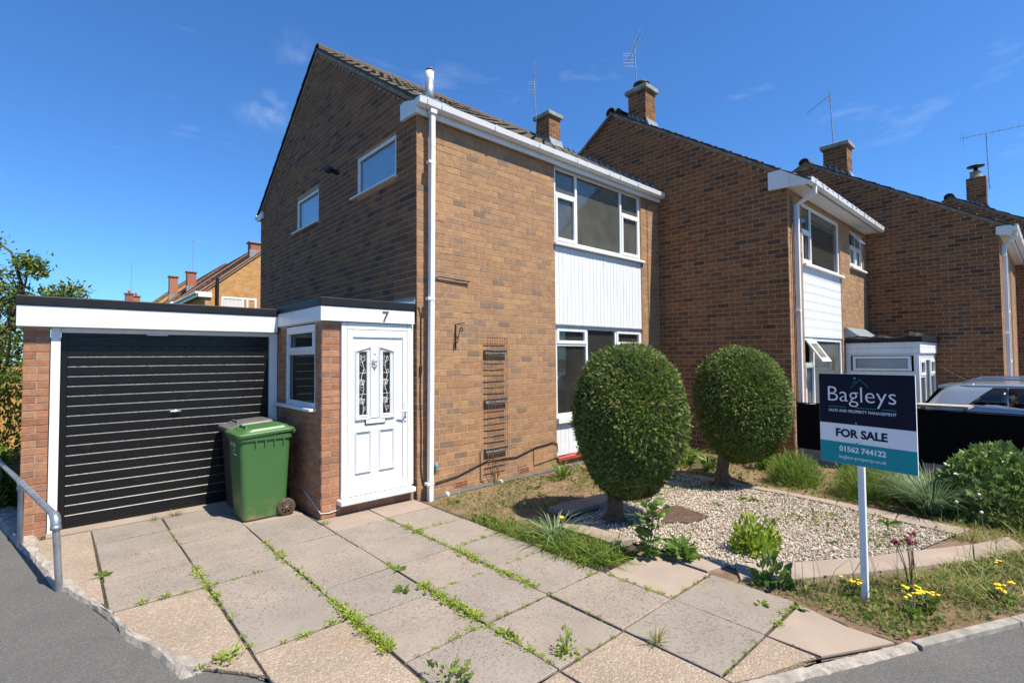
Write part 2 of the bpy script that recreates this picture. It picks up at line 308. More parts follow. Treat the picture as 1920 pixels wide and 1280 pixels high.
# others
t = NT('bin_green'); c = t.mix(t.ramp(t.noise(4, 6, .7), [(.55, 0), (.8, .4)]), (.046, .122, .034), (.085, .155, .06))
sp = t.n('ShaderNodeSeparateXYZ'); t.L.new(t.pos(), sp.inputs[0]); dirt = t.math('MULTIPLY', t.ramp(sp.outputs[2], [(0.02, 1), (.28, 0)]), t.ramp(t.noise(9, 6, .7), [(.42, 0), (.7, .8)]))
t.col(t.mix(dirt, c, (.26, .17, .10))).rough(.42).bump(t.noise(60, 3), .05, .004)
plain('bin_grey', (.03, .03, .032), .5, .2, 5); plain('bin_lid_grey', (.12, .115, .115), .5, .15, 5); plain('wheel_rubber', (.03, .028, .027), .8, .3, 30); plain('wheel_hub', (.10, .062, .04), .8, .3, 30)
plain('fence_black', (.006, .0055, .0055), .9, .2, 12, .3, Specular_IOR_Level=.08); plain('pale_plank', (.42, .37, .27), .9, .2, 18, .4)
t = NT('fence_orange'); t.col(t.ramp(t.noise(3, 5), [(.3, (.38, .20, .05)), (.7, (.55, .32, .09))])).rough(.85)
plain('gravel_board', (.24, .235, .22), .95, .2, 8, .5)
plain('print_navy', (.004, .006, .024), .5, .05, Specular_IOR_Level=.15); plain('print_white', (.78, .78, .80), .4, .03); plain('print_teal', (.0, .27, .30), .45, .05, Specular_IOR_Level=.25); plain('print_grey', (.07, .075, .09), .5)
plain('number_steel', (.16, .16, .165), .35, .1, Metallic=.6)
t = NT('car_paint'); t.col((.2, .24, .30)).rough(.35); t.set(Metallic=.3, Coat_Weight=.8, Coat_Roughness=.05)
t = NT('car_glass'); t.col((.006, .007, .009)).rough(.04); t.set(Specular_IOR_Level=.6)
plain('car_black', (.012, .012, .012), .55); plain('chrome', (.7, .7, .72), .15, .02, Metallic=1.); plain('alloy', (.45, .45, .47), .3, .05, Metallic=.9); plain('lamp_red', (.35, .01, .01), .2)
M = MAT

# ================================================================== THE SETTING
def sheet(name, poly, z, mat, label=None, sub=0, rough_z=0., kind='structure'):
    me_b = MB(); me_b.add([(x, y, z) for x, y in poly], [tuple(range(len(poly)))])
    o = me_b.build(name, mat, base=(0, 0, 0)); o['kind'] = kind
    return o
def inpoly(P, poly):
    x, y = P[:, 0], P[:, 1]; r = np.zeros(len(P), bool); n = len(poly)
    for i in range(n):
        (x0, y0), (x1, y1) = poly[i], poly[(i+1) % n]
        c = ((y0 > y) != (y1 > y)); d = (y1-y0) if y1 != y0 else 1e-9
        r ^= c & (x < (x1-x0)*(y-y0)/d+x0)
    return r
sheet('ground', [(-400, -400), (400, -400), (400, 400), (-400, 400)], -.40, M['grass_ground'])
# asphalt footway and road, wrapping the drive on the left and in front
EDGE = [(-4.6, 5.5), (-3.95, 3.2), (-3.80, 2.15), (-3.64, 1.33), (-3.48, .57), (-3.38, -.12), (-3.31, -.27), (-3.21, -.59), (-3.11, -.97), (-3.07, -1.16), (-3.03, -1.44), (-2.92, -1.74),
        (-2.88, -1.99), (-2.84, -2.14), (-2.76, -2.15), (-2.70, -2.13), (-2.59, -2.30), (-2.50, -2.49), (-2.3, -2.9), (-2.0, -3.35), (-1.55, -3.75), (-1.0, -4.1), (-.5, -4.37), (-.05, -4.53), (.5, -4.83), (1.48, -5.29), (3.6, -6.3), (9., -8.9), (40, -24)]
m = MB(); far = [(40, -60), (-40, -60), (-40, 30), (-6.5, 5.5)]
poly = EDGE+far; m.add([(x, y, -.014) for x, y in poly], [tuple(range(len(poly)))])
m.build('asphalt_road', M['asphalt'], base=(0, 0, 0))['kind'] = 'structure'
# base under the drive (dirt showing in the joints)
DR = [(-3.48, 1.7), (-3.42, .5), (-3.3, -.2), (-3.02, -1.35), (-2.8, -2.05), (-2.5, -2.44), (-2.0, -3.3), (-1.0, -4.07), (-.05, -4.5), (.5, -4.8), (.56, -4.2), (.62, -3.1), (.05, -2.6), (.03, 0), (.03, 1.7)]
drive = sheet('driveway', DR, -.009, M['joint_dirt'])
random.seed(3)
def slab_obj(name, poly, z1, mat, parent, tilt=True, th=.035, round_=.006):
    c = np.mean(poly, 0); b = MB()
    tz = [(random.uniform(-.0035, .0035) if tilt else 0) for _ in poly]
    inner = [tuple(np.array(p)+(c-np.array(p))/np.linalg.norm(c-np.array(p))*round_) for p in poly]
    n = len(poly)
    V = [(x, y, z1-th) for x, y in poly]+[(x, y, z1-round_*.7+t) for (x, y), t in zip(poly, tz)]+[(x, y, z1+t) for (x, y), t in zip(inner, tz)]
    F = [tuple(2*n+i for i in range(n))]
    for k in (0, 1): F += [(k*n+i, k*n+(i+1) % n, (k+1)*n+(i+1) % n, (k+1)*n+i) for i in range(n)]
    b.add(V, F); return b.build(name, mat, parent)
XC = [-3.085, -2.485, -1.865, -1.25, -.64, -.03, .575]
YA = [1.37, .84, .26, -.31, -.95, -1.57, -2.18]; YB = [-.43, -1.0, -1.63, -2.245, -2.885, -3.545, -4.2]
slabs = []
for c, ys in ((0, YA[:5]), (1, YA), ): slabs += [(c, a, b, 0) for a, b in zip(ys, ys[1:])]
slabs += [(2, 1.0, .42, 1), (2, .42, -.14, 0), (2, -.14, -.50, 0)] + [(2, a, b, 0) for a, b in zip([-.50, -1.03]+YB[2:6], [-1.03]+YB[2:6])]
slabs += [(3, .05, -.43, 1)] + [(3, a, b, 0) for a, b in zip(YB[:6], YB[1:6])]
slabs += [(4, .05, -.40, 1)] + [(4, a, b, 0) for a, b in zip([-.40]+YB[1:], YB[1:])]
slabs += [(5, -2.93, -3.535, 1), (5, -3.545, -4.19, 0)]
for c, ya, yb, pk in slabs:
    g = .007; j = lambda: random.uniform(-.005, .005)
    x0, x1 = XC[c]+g+j(), XC[c+1]-g+j()
    p = [(x0, yb+g+j()), (x1, yb+g+j()), (x1+j(), ya-g+j()), (x0+j(), ya-g+j())]
    slab_obj('paving_slab', p, .008+random.uniform(-.004, .004), M['slab_pink' if pk else 'slab'], drive)
# exposed-aggregate concrete bays round the slabs
for p in ([(-3.52, 1.36), (-3.095, 1.36), (-3.10, -.75), (-3.19, -.6), (-3.28, -.15), (-3.47, .9)], [(-3.06, -.965), (-2.495, -.965), (-2.495, -2.45), (-2.58, -2.32), (-2.73, -2.13), (-2.88, -1.85), (-2.98, -1.5), (-3.075, -1.1)],
          [(-2.48, -2.195), (-1.875, -2.195), (-1.875, -3.47), (-2.0, -3.35), (-2.3, -2.91), (-2.48, -2.53)], [(-1.245, -3.56), (-.65, -3.56), (-.65, -4.25), (-1.0, -4.05), (-1.24, -3.93)], [(-.64, -4.21), (-.04, -4.21), (-.05, -4.49), (-.5, -4.33), (-.64, -4.26)]):
    slab_obj('concrete_bay', p, .005, M['aggregate'], drive, False)
slab_obj('concrete_bay', [(-.025, -4.21), (.55, -4.21), (.46, -4.52), (.46, -4.77), (-.02, -4.51)], .006, M['slab_pink'], drive, False)
slab_obj('concrete_bay', [(-1.855, -3.555), (-1.26, -3.555), (-1.26, -3.92), (-1.85, -3.5)], .004, M['aggregate'], drive, False)
slab_obj('threshold', [(-3.44, 1.69), (-3.44, 1.39), (-1.87, 1.37), (-1.87, 1.03), (-1.22, 1.03), (-1.22, 1.69)][::-1], .012, M['slab_pink'], drive, False)
# broken concrete edging between drive and asphalt
inner = [(-4.2, 5.), (-3.72, 3.2), (-3.56, 2.24), (-3.49, 1.46), (-3.46, .95), (-3.31, .17), (-3.215, -.26), (-3.13, -.69), (-3.05, -1.06), (-2.99, -1.36), (-2.88, -1.62), (-2.82, -1.88), (-2.72, -1.98), (-2.66, -2.10)]
outer = EDGE[:16]
def resample(P, n):
    P = np.array(P); d = np.r_[0, np.cumsum(np.linalg.norm(np.diff(P, axis=0), axis=1))]; s = np.linspace(0, d[-1], n)
    return np.c_[np.interp(s, d, P[:, 0]), np.interp(s, d, P[:, 1])]
I = resample(inner, 90); O = resample(outer, 90); b = MB(); V = []; F = []; K = 6
for i in range(90):
    for k in range(K):
        q = I[i]+(O[i]-I[i])*k/(K-1); jz = .022*math.sin(math.pi*(k+.35)/(K-.3))+random.uniform(-.006, .008) if 0 < k < K-1 else -.01
        V.append((q[0]+random.uniform(-.009, .009), q[1]+random.uniform(-.009, .009), max(jz, -.018)+(.004 if k < K-1 else -.014)))
F = [(i*K+k, i*K+k+1, (i+1)*K+k+1, (i+1)*K+k) for i in range(89) for k in range(K-1)]
b.add(V, F); b.build('concrete_edging', M['broken_concrete'], base=(0, 0, 0))['kind'] = 'structure'
# front kerb
kp = [(-.62, -4.29), (.52, -4.825)]
b = MB(); V = []; n = 40
for i in range(n):
    t_ = i/(n-1); q = np.array(kp[0])*(1-t_)+np.array(kp[1])*t_; nrm = np.array([-.42, -.9])
    for k, (d, z) in enumerate(((0, .004), (.012, .014), (.05, .012), (.065, -.012), (.075, -.04))):
        V.append((q[0]+nrm[0]*d+random.uniform(-.005, .005), q[1]+nrm[1]*d+random.uniform(-.005, .005), z+random.uniform(-.004, .003)))
b.add(V, [(i*5+k, i*5+k+1, (i+1)*5+k+1, (i+1)*5+k) for i in range(n-1) for k in range(4)])
b.build('kerb', M['broken_concrete'], base=(0, 0, 0))['kind'] = 'structure'
P0 = np.array([.53, -4.835]); dirk = np.array([.905, -.424]); nk = np.array([-.424, -.905])
kb = MB(); q = P0; kb.zprism([tuple(P0+nk*.075), tuple(P0+dirk*12+nk*.075), tuple(P0+dirk*12+nk*.002), tuple(P0+nk*.002)], -.06, -.02)
kerbo = kb.build('front_kerb', M['kerb_concrete'], base=(0, 0, 0)); kerbo['kind'] = 'structure'
for i in range(12):
    a = P0+dirk*(i*.915+.004); c_ = P0+dirk*((i+1)*.915-.004)
    k_ = MB().zprism([tuple(a+nk*.07), tuple(c_+nk*.07), tuple(c_+nk*.005), tuple(a+nk*.005)], -.05, .022+random.uniform(-.003, .003)).build('kerb_stone', M['kerb_concrete'], kerbo, bevel=.006)
# garden soil
GP = [(.03, 0), (.03, -2.6), (.62, -3.1), (.56, -4.2), (.5, -4.83), (1.5, -5.29), (5.74, -7.25), (5.74, 0)]
nx = 90; gx = np.linspace(-.05, 5.9, nx); gy = np.linspace(-7.5, .05, nx); XX, YY = np.meshgrid(gx, gy)
ZZ = -.012+.012*np.sin(XX*3.1+np.sin(YY*2.3))*np.sin(YY*2.7)+rng.normal(0, .004, XX.shape)
ZZ -= np.clip(.25-(XX-.0), 0, .25)*.12
ZZ[((XX-.53)*-.424+(YY+4.835)*-.905) > .035] = -.12
cells = np.c_[((XX[:-1, :-1]+XX[1:, 1:])/2).ravel(), ((YY[:-1, :-1]+YY[1:, 1:])/2).ravel()]
keep = inpoly(cells, [(-.03, .1), (-.03, -2.7), (.5, -3.2), (.5, -4.95), (1.5, -5.45), (5.95, -7.45), (5.95, .1)])
idx = np.arange(nx*nx).reshape(nx, nx); Q = np.stack([idx[:-1, :-1], idx[:-1, 1:], idx[1:, 1:], idx[1:, :-1]], -1).reshape(-1, 4)[keep]
me = np_mesh('garden_soil', np.c_[XX.ravel(), YY.ravel(), ZZ.ravel()], Q, True); setmat(me, M['soil']); o = link('garden_soil', me); o['kind'] = 'structure'
sheet('next_door_drive', [(5.76, -.0), (5.76, -7.4), (9., -8.95), (30, -18.8), (30, 0)], -.03, M['slab'])
sheet('side_ground', [(-6.5, 5.5), (-4.6, 5.5), (-3.9, 2.9), (-3.62, 2.0), (-3.3, 2.0), (-3.3, 40), (-40, 40), (-40, 30)], -.02, M['grass_ground'])
# gravel bed
GR = [(.80, -1.86), (1.33, -1.86), (1.50, -1.72), (3.45, -1.62), (3.45, -3.15), (3.40, -3.63), (3.22, -4.24), (3.12, -4.75), (2.31, -4.56), (1.83, -4.28), (1.27, -3.90), (.83, -3.62), (.72, -2.75), (.69, -2.0)]
bed = sheet('gravel_bed', GR, .004, M['gravel_bed'])
# edging slabs of the bed (each a loose slab)
edging = sheet('bed_edging', [(.40, -2.0), (.64, -2.0), (.68, -2.85), (.45, -2.85)], -.004, M['joint_dirt'])
def ed(poly, z, mat='slab_pink', th=.05): return slab_obj('edging_slab', poly[::-1], z, M[mat], edging, True, th)
ed([(.78, -1.53), (1.28, -1.53), (1.30, -1.84), (.84, -1.84)], .075, 'slab'); ed([(1.29, -1.54), (1.80, -1.58), (1.60, -1.80), (1.315, -1.84)], .07)
ed([(.43, -1.98), (.66, -1.96), (.67, -2.73), (.45, -2.66)], .06, 'slab_pink', .06)
ed([(.62, -2.98), (.85, -3.2), (.86, -3.56), (.60, -3.5)], .012)
A0 = [(.88, -3.60), (1.25, -3.91), (1.83, -4.30), (2.31, -4.56), (2.90, -4.91), (3.40, -5.12)]; A1 = [(.62, -3.76), (.90, -4.03), (1.39, -4.33), (1.89, -4.64), (2.44, -4.96), (3.13, -5.25)]
for i in range(5):
    g = .012; f = lambda p, q, s: tuple(np.array(p)+(np.array(q)-np.array(p))*s)
    ed([f(A0[i], A0[i+1], g), f(A0[i], A0[i+1], 1-g), f(A1[i], A1[i+1], 1-g), f(A1[i], A1[i+1], g)], .022)
A0 = [(3.62, -1.6), (3.62, -2.3), (3.60, -3.1), (3.57, -3.65), (3.49, -4.25), (3.40, -4.85)]; A1 = [(3.46, -1.6), (3.46, -2.3), (3.45, -3.13), (3.38, -3.67), (3.22, -4.27), (3.12, -4.78)]
for i in range(5): ed([f(A0[i], A0[i+1], g), f(A0[i], A0[i+1], 1-g), f(A1[i], A1[i+1], 1-g), f(A1[i], A1[i+1], g)], .03)
ed([(1.85, -1.56), (2.6, -1.5), (2.6, -1.68), (1.85, -1.74)], .05); ed([(2.63, -1.5), (3.44, -1.45), (3.44, -1.6), (2.63, -1.67)], .05)
# gravel stones
base_st = []
for s_ in range(5):
    ico = []; ph = (1+5**.5)/2
    for a in (-1, 1):
        for c_ in (-ph, ph): ico += [(0, a, c_), (a, c_, 0), (c_, 0, a)]
    ico = np.array(ico)/np.linalg.norm(ico[0]); base_st.append(ico*np.array([1, .72, .55])*rng.uniform(.8, 1.15, (12, 1)))
from itertools import combinations
d0 = base_st[0]; 
ico = np.array([(0, a, c_) for a in (-1, 1) for c_ in (-ph, ph)]+[(a, c_, 0) for a in (-1, 1) for c_ in (-ph, ph)]+[(c_, 0, a) for a in (-1, 1) for c_ in (-ph, ph)])
dm = np.linalg.norm(ico[:, None]-ico[None], axis=2); TR = []
for i, j, k in combinations(range(12), 3):
    if dm[i, j] < 2.1 and dm[j, k] < 2.1 and dm[i, k] < 2.1:
        if np.dot(np.cross(ico[j]-ico[i], ico[k]-ico[i]), ico[i]) < 0: j, k = k, j
        TR.append((i, j, k))
TR = np.array(TR); icou = ico/np.linalg.norm(ico[0])
def rotmats(n, full=True):
    q = rng.normal(size=(n, 4)); q /= np.linalg.norm(q, axis=1)[:, None]; w, x, y, z = q.T
    return np.stack([np.stack([1-2*(y*y+z*z), 2*(x*y-z*w), 2*(x*z+y*w)], -1), np.stack([2*(x*y+z*w), 1-2*(x*x+z*z), 2*(y*z-x*w)], -1), np.stack([2*(x*z-y*w), 2*(y*z+x*w), 1-2*(x*x+y*y)], -1)], 1)
def scatter(T, F, pos, Rm, sc):
    n = len(pos); V = np.einsum('nij,nvj->nvi', Rm, np.broadcast_to(T, (n,)+T.shape[-2:])*sc[:, None, None])+pos[:, None, :]
    FF = (F[None]+np.arange(n)[:, None, None]*T.shape[-2]).reshape(-1, F.shape[1]); return V.reshape(-1, 3), FF
P = rng.uniform([.6, -5.0], [3.6, -1.5], (32000, 2)); P = P[inpoly(P, GR)]; P = P[~inpoly(P, [(1.41, -2.62), (1.53, -2.35), (2.03, -2.41), (1.92, -2.85), (1.61, -2.83)])]; n = len(P)
T = icou[None]*rng.uniform(.65, 1.2, (n, 12, 1))*rng.uniform([.8, .55, .45], [1.2, .9, .7], (n, 3))[:, None]
V, F = scatter(T, TR, np.c_[P, rng.uniform(.004, .024, n)], rotmats(n), rng.uniform(.007, .0155, n))
me = np_mesh('gravel_stones', V, F); setmat(me, M['gravel']); o = link('gravel_stones', me, bed); o['kind'] = 'stuff'
# rusty inspection cover
cov = empty('inspection_cover', (1.72, -2.6, 0), 'rusty square metal inspection cover lying in the white gravel', 'manhole cover')
MB().zprism([(1.40, -2.62), (1.52, -2.34), (2.05, -2.40), (1.93, -2.86), (1.60, -2.84)][::-1], 0, .03).build('cover_plate', M['manhole_rust'], cov)
b = MB()
for i in range(9):
    t_ = i/8; p0 = np.array([1.45, -2.60])*(1-t_)+np.array([1.90, -2.80])*t_; p1 = np.array([1.55, -2.40])*(1-t_)+np.array([1.99, -2.46])*t_
    b.tube([(*p0, .030), (*p1, .030)], .005, 4)
b.build('cover_ribs', M['manhole_rust'], cov)

# ================================================================== BUILDINGS
CH, BL, MJ = .0857, .2286, .0105
def wall_slab(u0, u1, z0, z1, holes, plane, w0, th, mb):
    """wall with openings; plane 'Y': front face at Y=w0 facing -Y, 'X': face at X=w0 facing -X"""
    us = sorted({u0, u1, *[h[0] for h in holes], *[h[1] for h in holes]}); zs = sorted({z0, z1, *[h[2] for h in holes], *[h[3] for h in holes]})
    us = [u for u in us if u0 <= u <= u1]; zs = [z for z in zs if z0 <= z <= z1]
    full = lambda i, j: 0 <= i < len(us)-1 and 0 <= j < len(zs)-1 and not any(h[0] <= us[i]+1e-6 < h[1] and h[2] <= zs[j]+1e-6 < h[3] for h in holes)
    p = (lambda u, d, z: (u, w0+d, z)) if plane == 'Y' else (lambda u, d, z: (w0+d, u, z))
    for i in range(len(us)-1):
        for j in range(len(zs)-1):
            if not full(i, j): continue
            a, b_, c, d = us[i], us[i+1], zs[j], zs[j+1]
            Q = [[(a, 0, c), (b_, 0, c), (b_, 0, d), (a, 0, d)], [(a, th, c), (a, th, d), (b_, th, d), (b_, th, c)]]
            if not full(i-1, j): Q.append([(a, 0, c), (a, 0, d), (a, th, d), (a, th, c)])
            if not full(i+1, j): Q.append([(b_, 0, c), (b_, th, c), (b_, th, d), (b_, 0, d)])
            if not full(i, j-1): Q.append([(a, 0, c), (a, th, c), (b_, th, c), (b_, 0, c)])
            if not full(i, j+1): Q.append([(a, 0, d), (b_, 0, d), (b_, th, d), (a, th, d)])
            for q in Q: mb.add([p(*k) for k in q], [(0, 1, 2, 3)])
def bond(u0, u1, z0, z1, holes=(), clip=None, ch=CH, bl=BL, phase=0, start=None):
    """stretcher bond -> list of (u centre, z centre, length)"""
    out = []; r = 0; z = z0
    while z+ch*.6 < z1:
        zc = z+ch/2; lo, hi = u0, u1
        if clip:
            lh = clip(zc)
            if lh is None: z += ch; r += 1; continue
            lo, hi = max(u0, lh[0]), min(u1, lh[1])
        segs = [(lo, hi)]
        for h in holes:
            if h[2]-ch*.35 < zc < h[3]+ch*.35:
                ns = []
                for a, b_ in segs:
                    if h[1] <= a or h[0] >= b_: ns.append((a, b_)); continue
                    if h[0] > a: ns.append((a, h[0]))
                    if h[1] < b_: ns.append((h[1], b_))
                segs = ns
        off = (0 if (r+phase) % 2 == 0 else -bl/2)
        for a, b_ in segs:
            k = math.floor((a-u0-off)/bl); x = u0+off+k*bl
            while x < b_-1e-4:
                s, e = max(x, a), min(x+bl, b_)
                if e-s > .035: out.append(((s+e)/2, zc, e-s-MJ))
                x += bl
        z += ch; r += 1
    return out
# unit brick: length 1 (x), depth 1 (front at y=0, towards +y), height 1, softly arrised front
def unit_brick(k):
    r_ = np.random.default_rng(k); j = lambda s: r_.uniform(-s, s)
    V = [(x, 1, z) for z in (-.5, .5) for x in (-.5, .5)]+[(x, .10, z+j(.012)) for z in (-.5, .5) for x in (-.5, .5)]+[(x*.988+j(.003), j(.035), z*.965+j(.012)) for z in (-.5, .5) for x in (-.5, .5)]
    F = [(8, 9, 11, 10)]
    for o_ in (0, 4):
        F += [(o_, o_+1, o_+5, o_+4), (o_+1, o_+3, o_+7, o_+5), (o_+3, o_+2, o_+6, o_+7), (o_+2, o_, o_+4, o_+6)]
    return np.array(V, float), np.array(F)
UB = [unit_brick(k) for k in range(5)]
BMESH = {}
def brick_mesh(k, mat):
    if (k, mat) not in BMESH:
        me = np_mesh('brick', *UB[k]); setmat(me, M[mat]); BMESH[(k, mat)] = me
    return BMESH[(k, mat)]
ROT = {'Y': 0., 'X': -math.pi/2, '-Y': math.pi, '-X': math.pi/2}
def lay_bricks(specs, parent, limit=290, ch=CH, depth=.03, stuffname='bricks'):
    """specs: (plane, w, u, z, length, mat). The ones that show largest become single objects, the rest one part."""
    rows = []
    for s in specs:
        pl, w, u, z, l, mt = s; X, Y = (u, w) if 'Y' in pl else (w, u)
        px, py, zz = pix(X, Y, z); vis = zz > .3 and -40 < px < 1960 and -40 < py < 1320
        fac = abs((RT[0] if 'Y' in pl else RT[1]))/max(zz, .1)
        nrm = {'Y': (0, -1), 'X': (-1, 0), '-Y': (0, 1), '-X': (1, 0)}[pl]
        face = nrm[0]*(CAM[0]-X)+nrm[1]*(CAM[1]-Y) > 0
        rows.append(((l*(1/zz**2) if (vis and face) else -1), s, X, Y))
    rows.sort(key=lambda r_: -r_[0]); base = BASE[parent.name]; VV = {}; 
    for i, (score, s, X, Y) in enumerate(rows):
        pl, w, u, z, l, mt = s; k = random.randrange(5); pr = random.uniform(-.002, .0025); tz = random.uniform(-.008, .008)
        if i < limit and score > 0:
            o = bpy.data.objects.new('brick', brick_mesh(k, mt)); COL.objects.link(o); o.parent = parent
            dx, dy = {'Y': (0, pr), 'X': (pr, 0), '-Y': (0, -pr), '-X': (-pr, 0)}[pl]
            o.location = (X+dx-base[0], Y+dy-base[1], z-base[2]); o.rotation_euler = (0, tz, ROT[pl]); o.scale = (l, depth, ch-MJ)
        else:
            V, F = UB[k]; c, s_ = math.cos(ROT[pl]), math.sin(ROT[pl]); Q = V*np.array([l, depth, ch-MJ])
            Q = np.c_[Q[:, 0]*c-Q[:, 1]*s_, Q[:, 0]*s_+Q[:, 1]*c, Q[:, 2]]+np.array([X-base[0], Y-base[1], z-base[2]])
            VV.setdefault(mt, []).append(Q)
    for mt, lst in VV.items():
        n = len(lst); V = np.concatenate(lst); F = (UB[0][1][None]+12*np.arange(n)[:, None, None]).reshape(-1, 4)
        me = np_mesh(stuffname, V, F); setmat(me, M[mt]); o = link(stuffname, me, parent); o['kind'] = 'stuff'
    return rows

def frame_fn(plane, w):
    return (lambda mb, u0, u1, d0, d1, z0, z1: mb.box(u0, u1, w-d1, w-d0, z0, z1)) if plane == 'Y' else (lambda mb, u0, u1, d0, d1, z0, z1: mb.box(w-d1, w-d0, u0, u1, z0, z1))
def window(parent, plane, w, u0, u1, z0, z1, bays, glassm='glass', dout=-.03, sill=None, fw=.06, fd=.07, mat='white_upvc', rev=False):
    """bays: list of (ua, ub, [z splits], {cell: 'sash'|'open'}); d is measured outward from wall plane w"""
    bx = frame_fn(plane, w); b = MB(); i0 = dout-fd
    bx(b, u0, u1, i0, dout, z0, z0+fw); bx(b, u0, u1, i0, dout, z1-fw, z1); bx(b, u0, u0+fw, i0, dout, z0+fw, z1-fw); bx(b, u1-fw, u1, i0, dout, z0+fw, z1-fw)
    cells = []
    for k, (ua, ub, zs, sash) in enumerate(bays):
        a = u0+fw if k == 0 else ua+fw*.45; e = u1-fw if k == len(bays)-1 else ub-fw*.45
        if k: bx(b, ua-fw*.45, ua+fw*.45, i0, dout, z0+fw, z1-fw)
        lim = [z0+fw]+[q for z_ in zs for q in (z_-.025, z_+.025)]+[z1-fw]
        for z_ in zs: bx(b, a, e, i0, dout-.002, z_-.025, z_+.025)
        for c in range(len(zs)+1): cells.append((a, e, lim[2*c], lim[2*c+1], sash.get(c)))
    win = b.build('window', M[mat], parent, bevel=.006)
    for a, e, za, zb, s in cells:
        if s == 'sash':
            f = MB(); q = .042
            bx(f, a-.012, e+.012, dout-.03, dout+.012, za-.012, za+q); bx(f, a-.012, e+.012, dout-.03, dout+.012, zb-q, zb+.012)
            bx(f, a-.012, a+q, dout-.03, dout+.012, za+q, zb-q); bx(f, e-q, e+.012, dout-.03, dout+.012, za+q, zb-q)
            f.build('sash', M[mat], win, bevel=.005); a, e, za, zb = a+q, e-q, za+q, zb-q
        if s == 'open': continue
        g = MB(); bx(g, a, e, dout-.042, dout-.034, za, zb); g.build('pane', M[glassm], win)
        g = MB(); h = .008
        bx(g, a, e, dout-.034, dout-.03, za, za+h); bx(g, a, e, dout-.034, dout-.03, zb-h, zb); bx(g, a, a+h, dout-.034, dout-.03, za+h, zb-h); bx(g, e-h, e, dout-.034, dout-.03, za+h, zb-h)
        g.build('gasket', M['cable_black'], win)
    if sill:
        sp, so_, sz = sill; f = MB(); bx(f, u0-so_[0], u1+so_[1], dout-.03, sp, z0-sz, z0); f.build('sill', M[mat], win, bevel=.008)
    return win
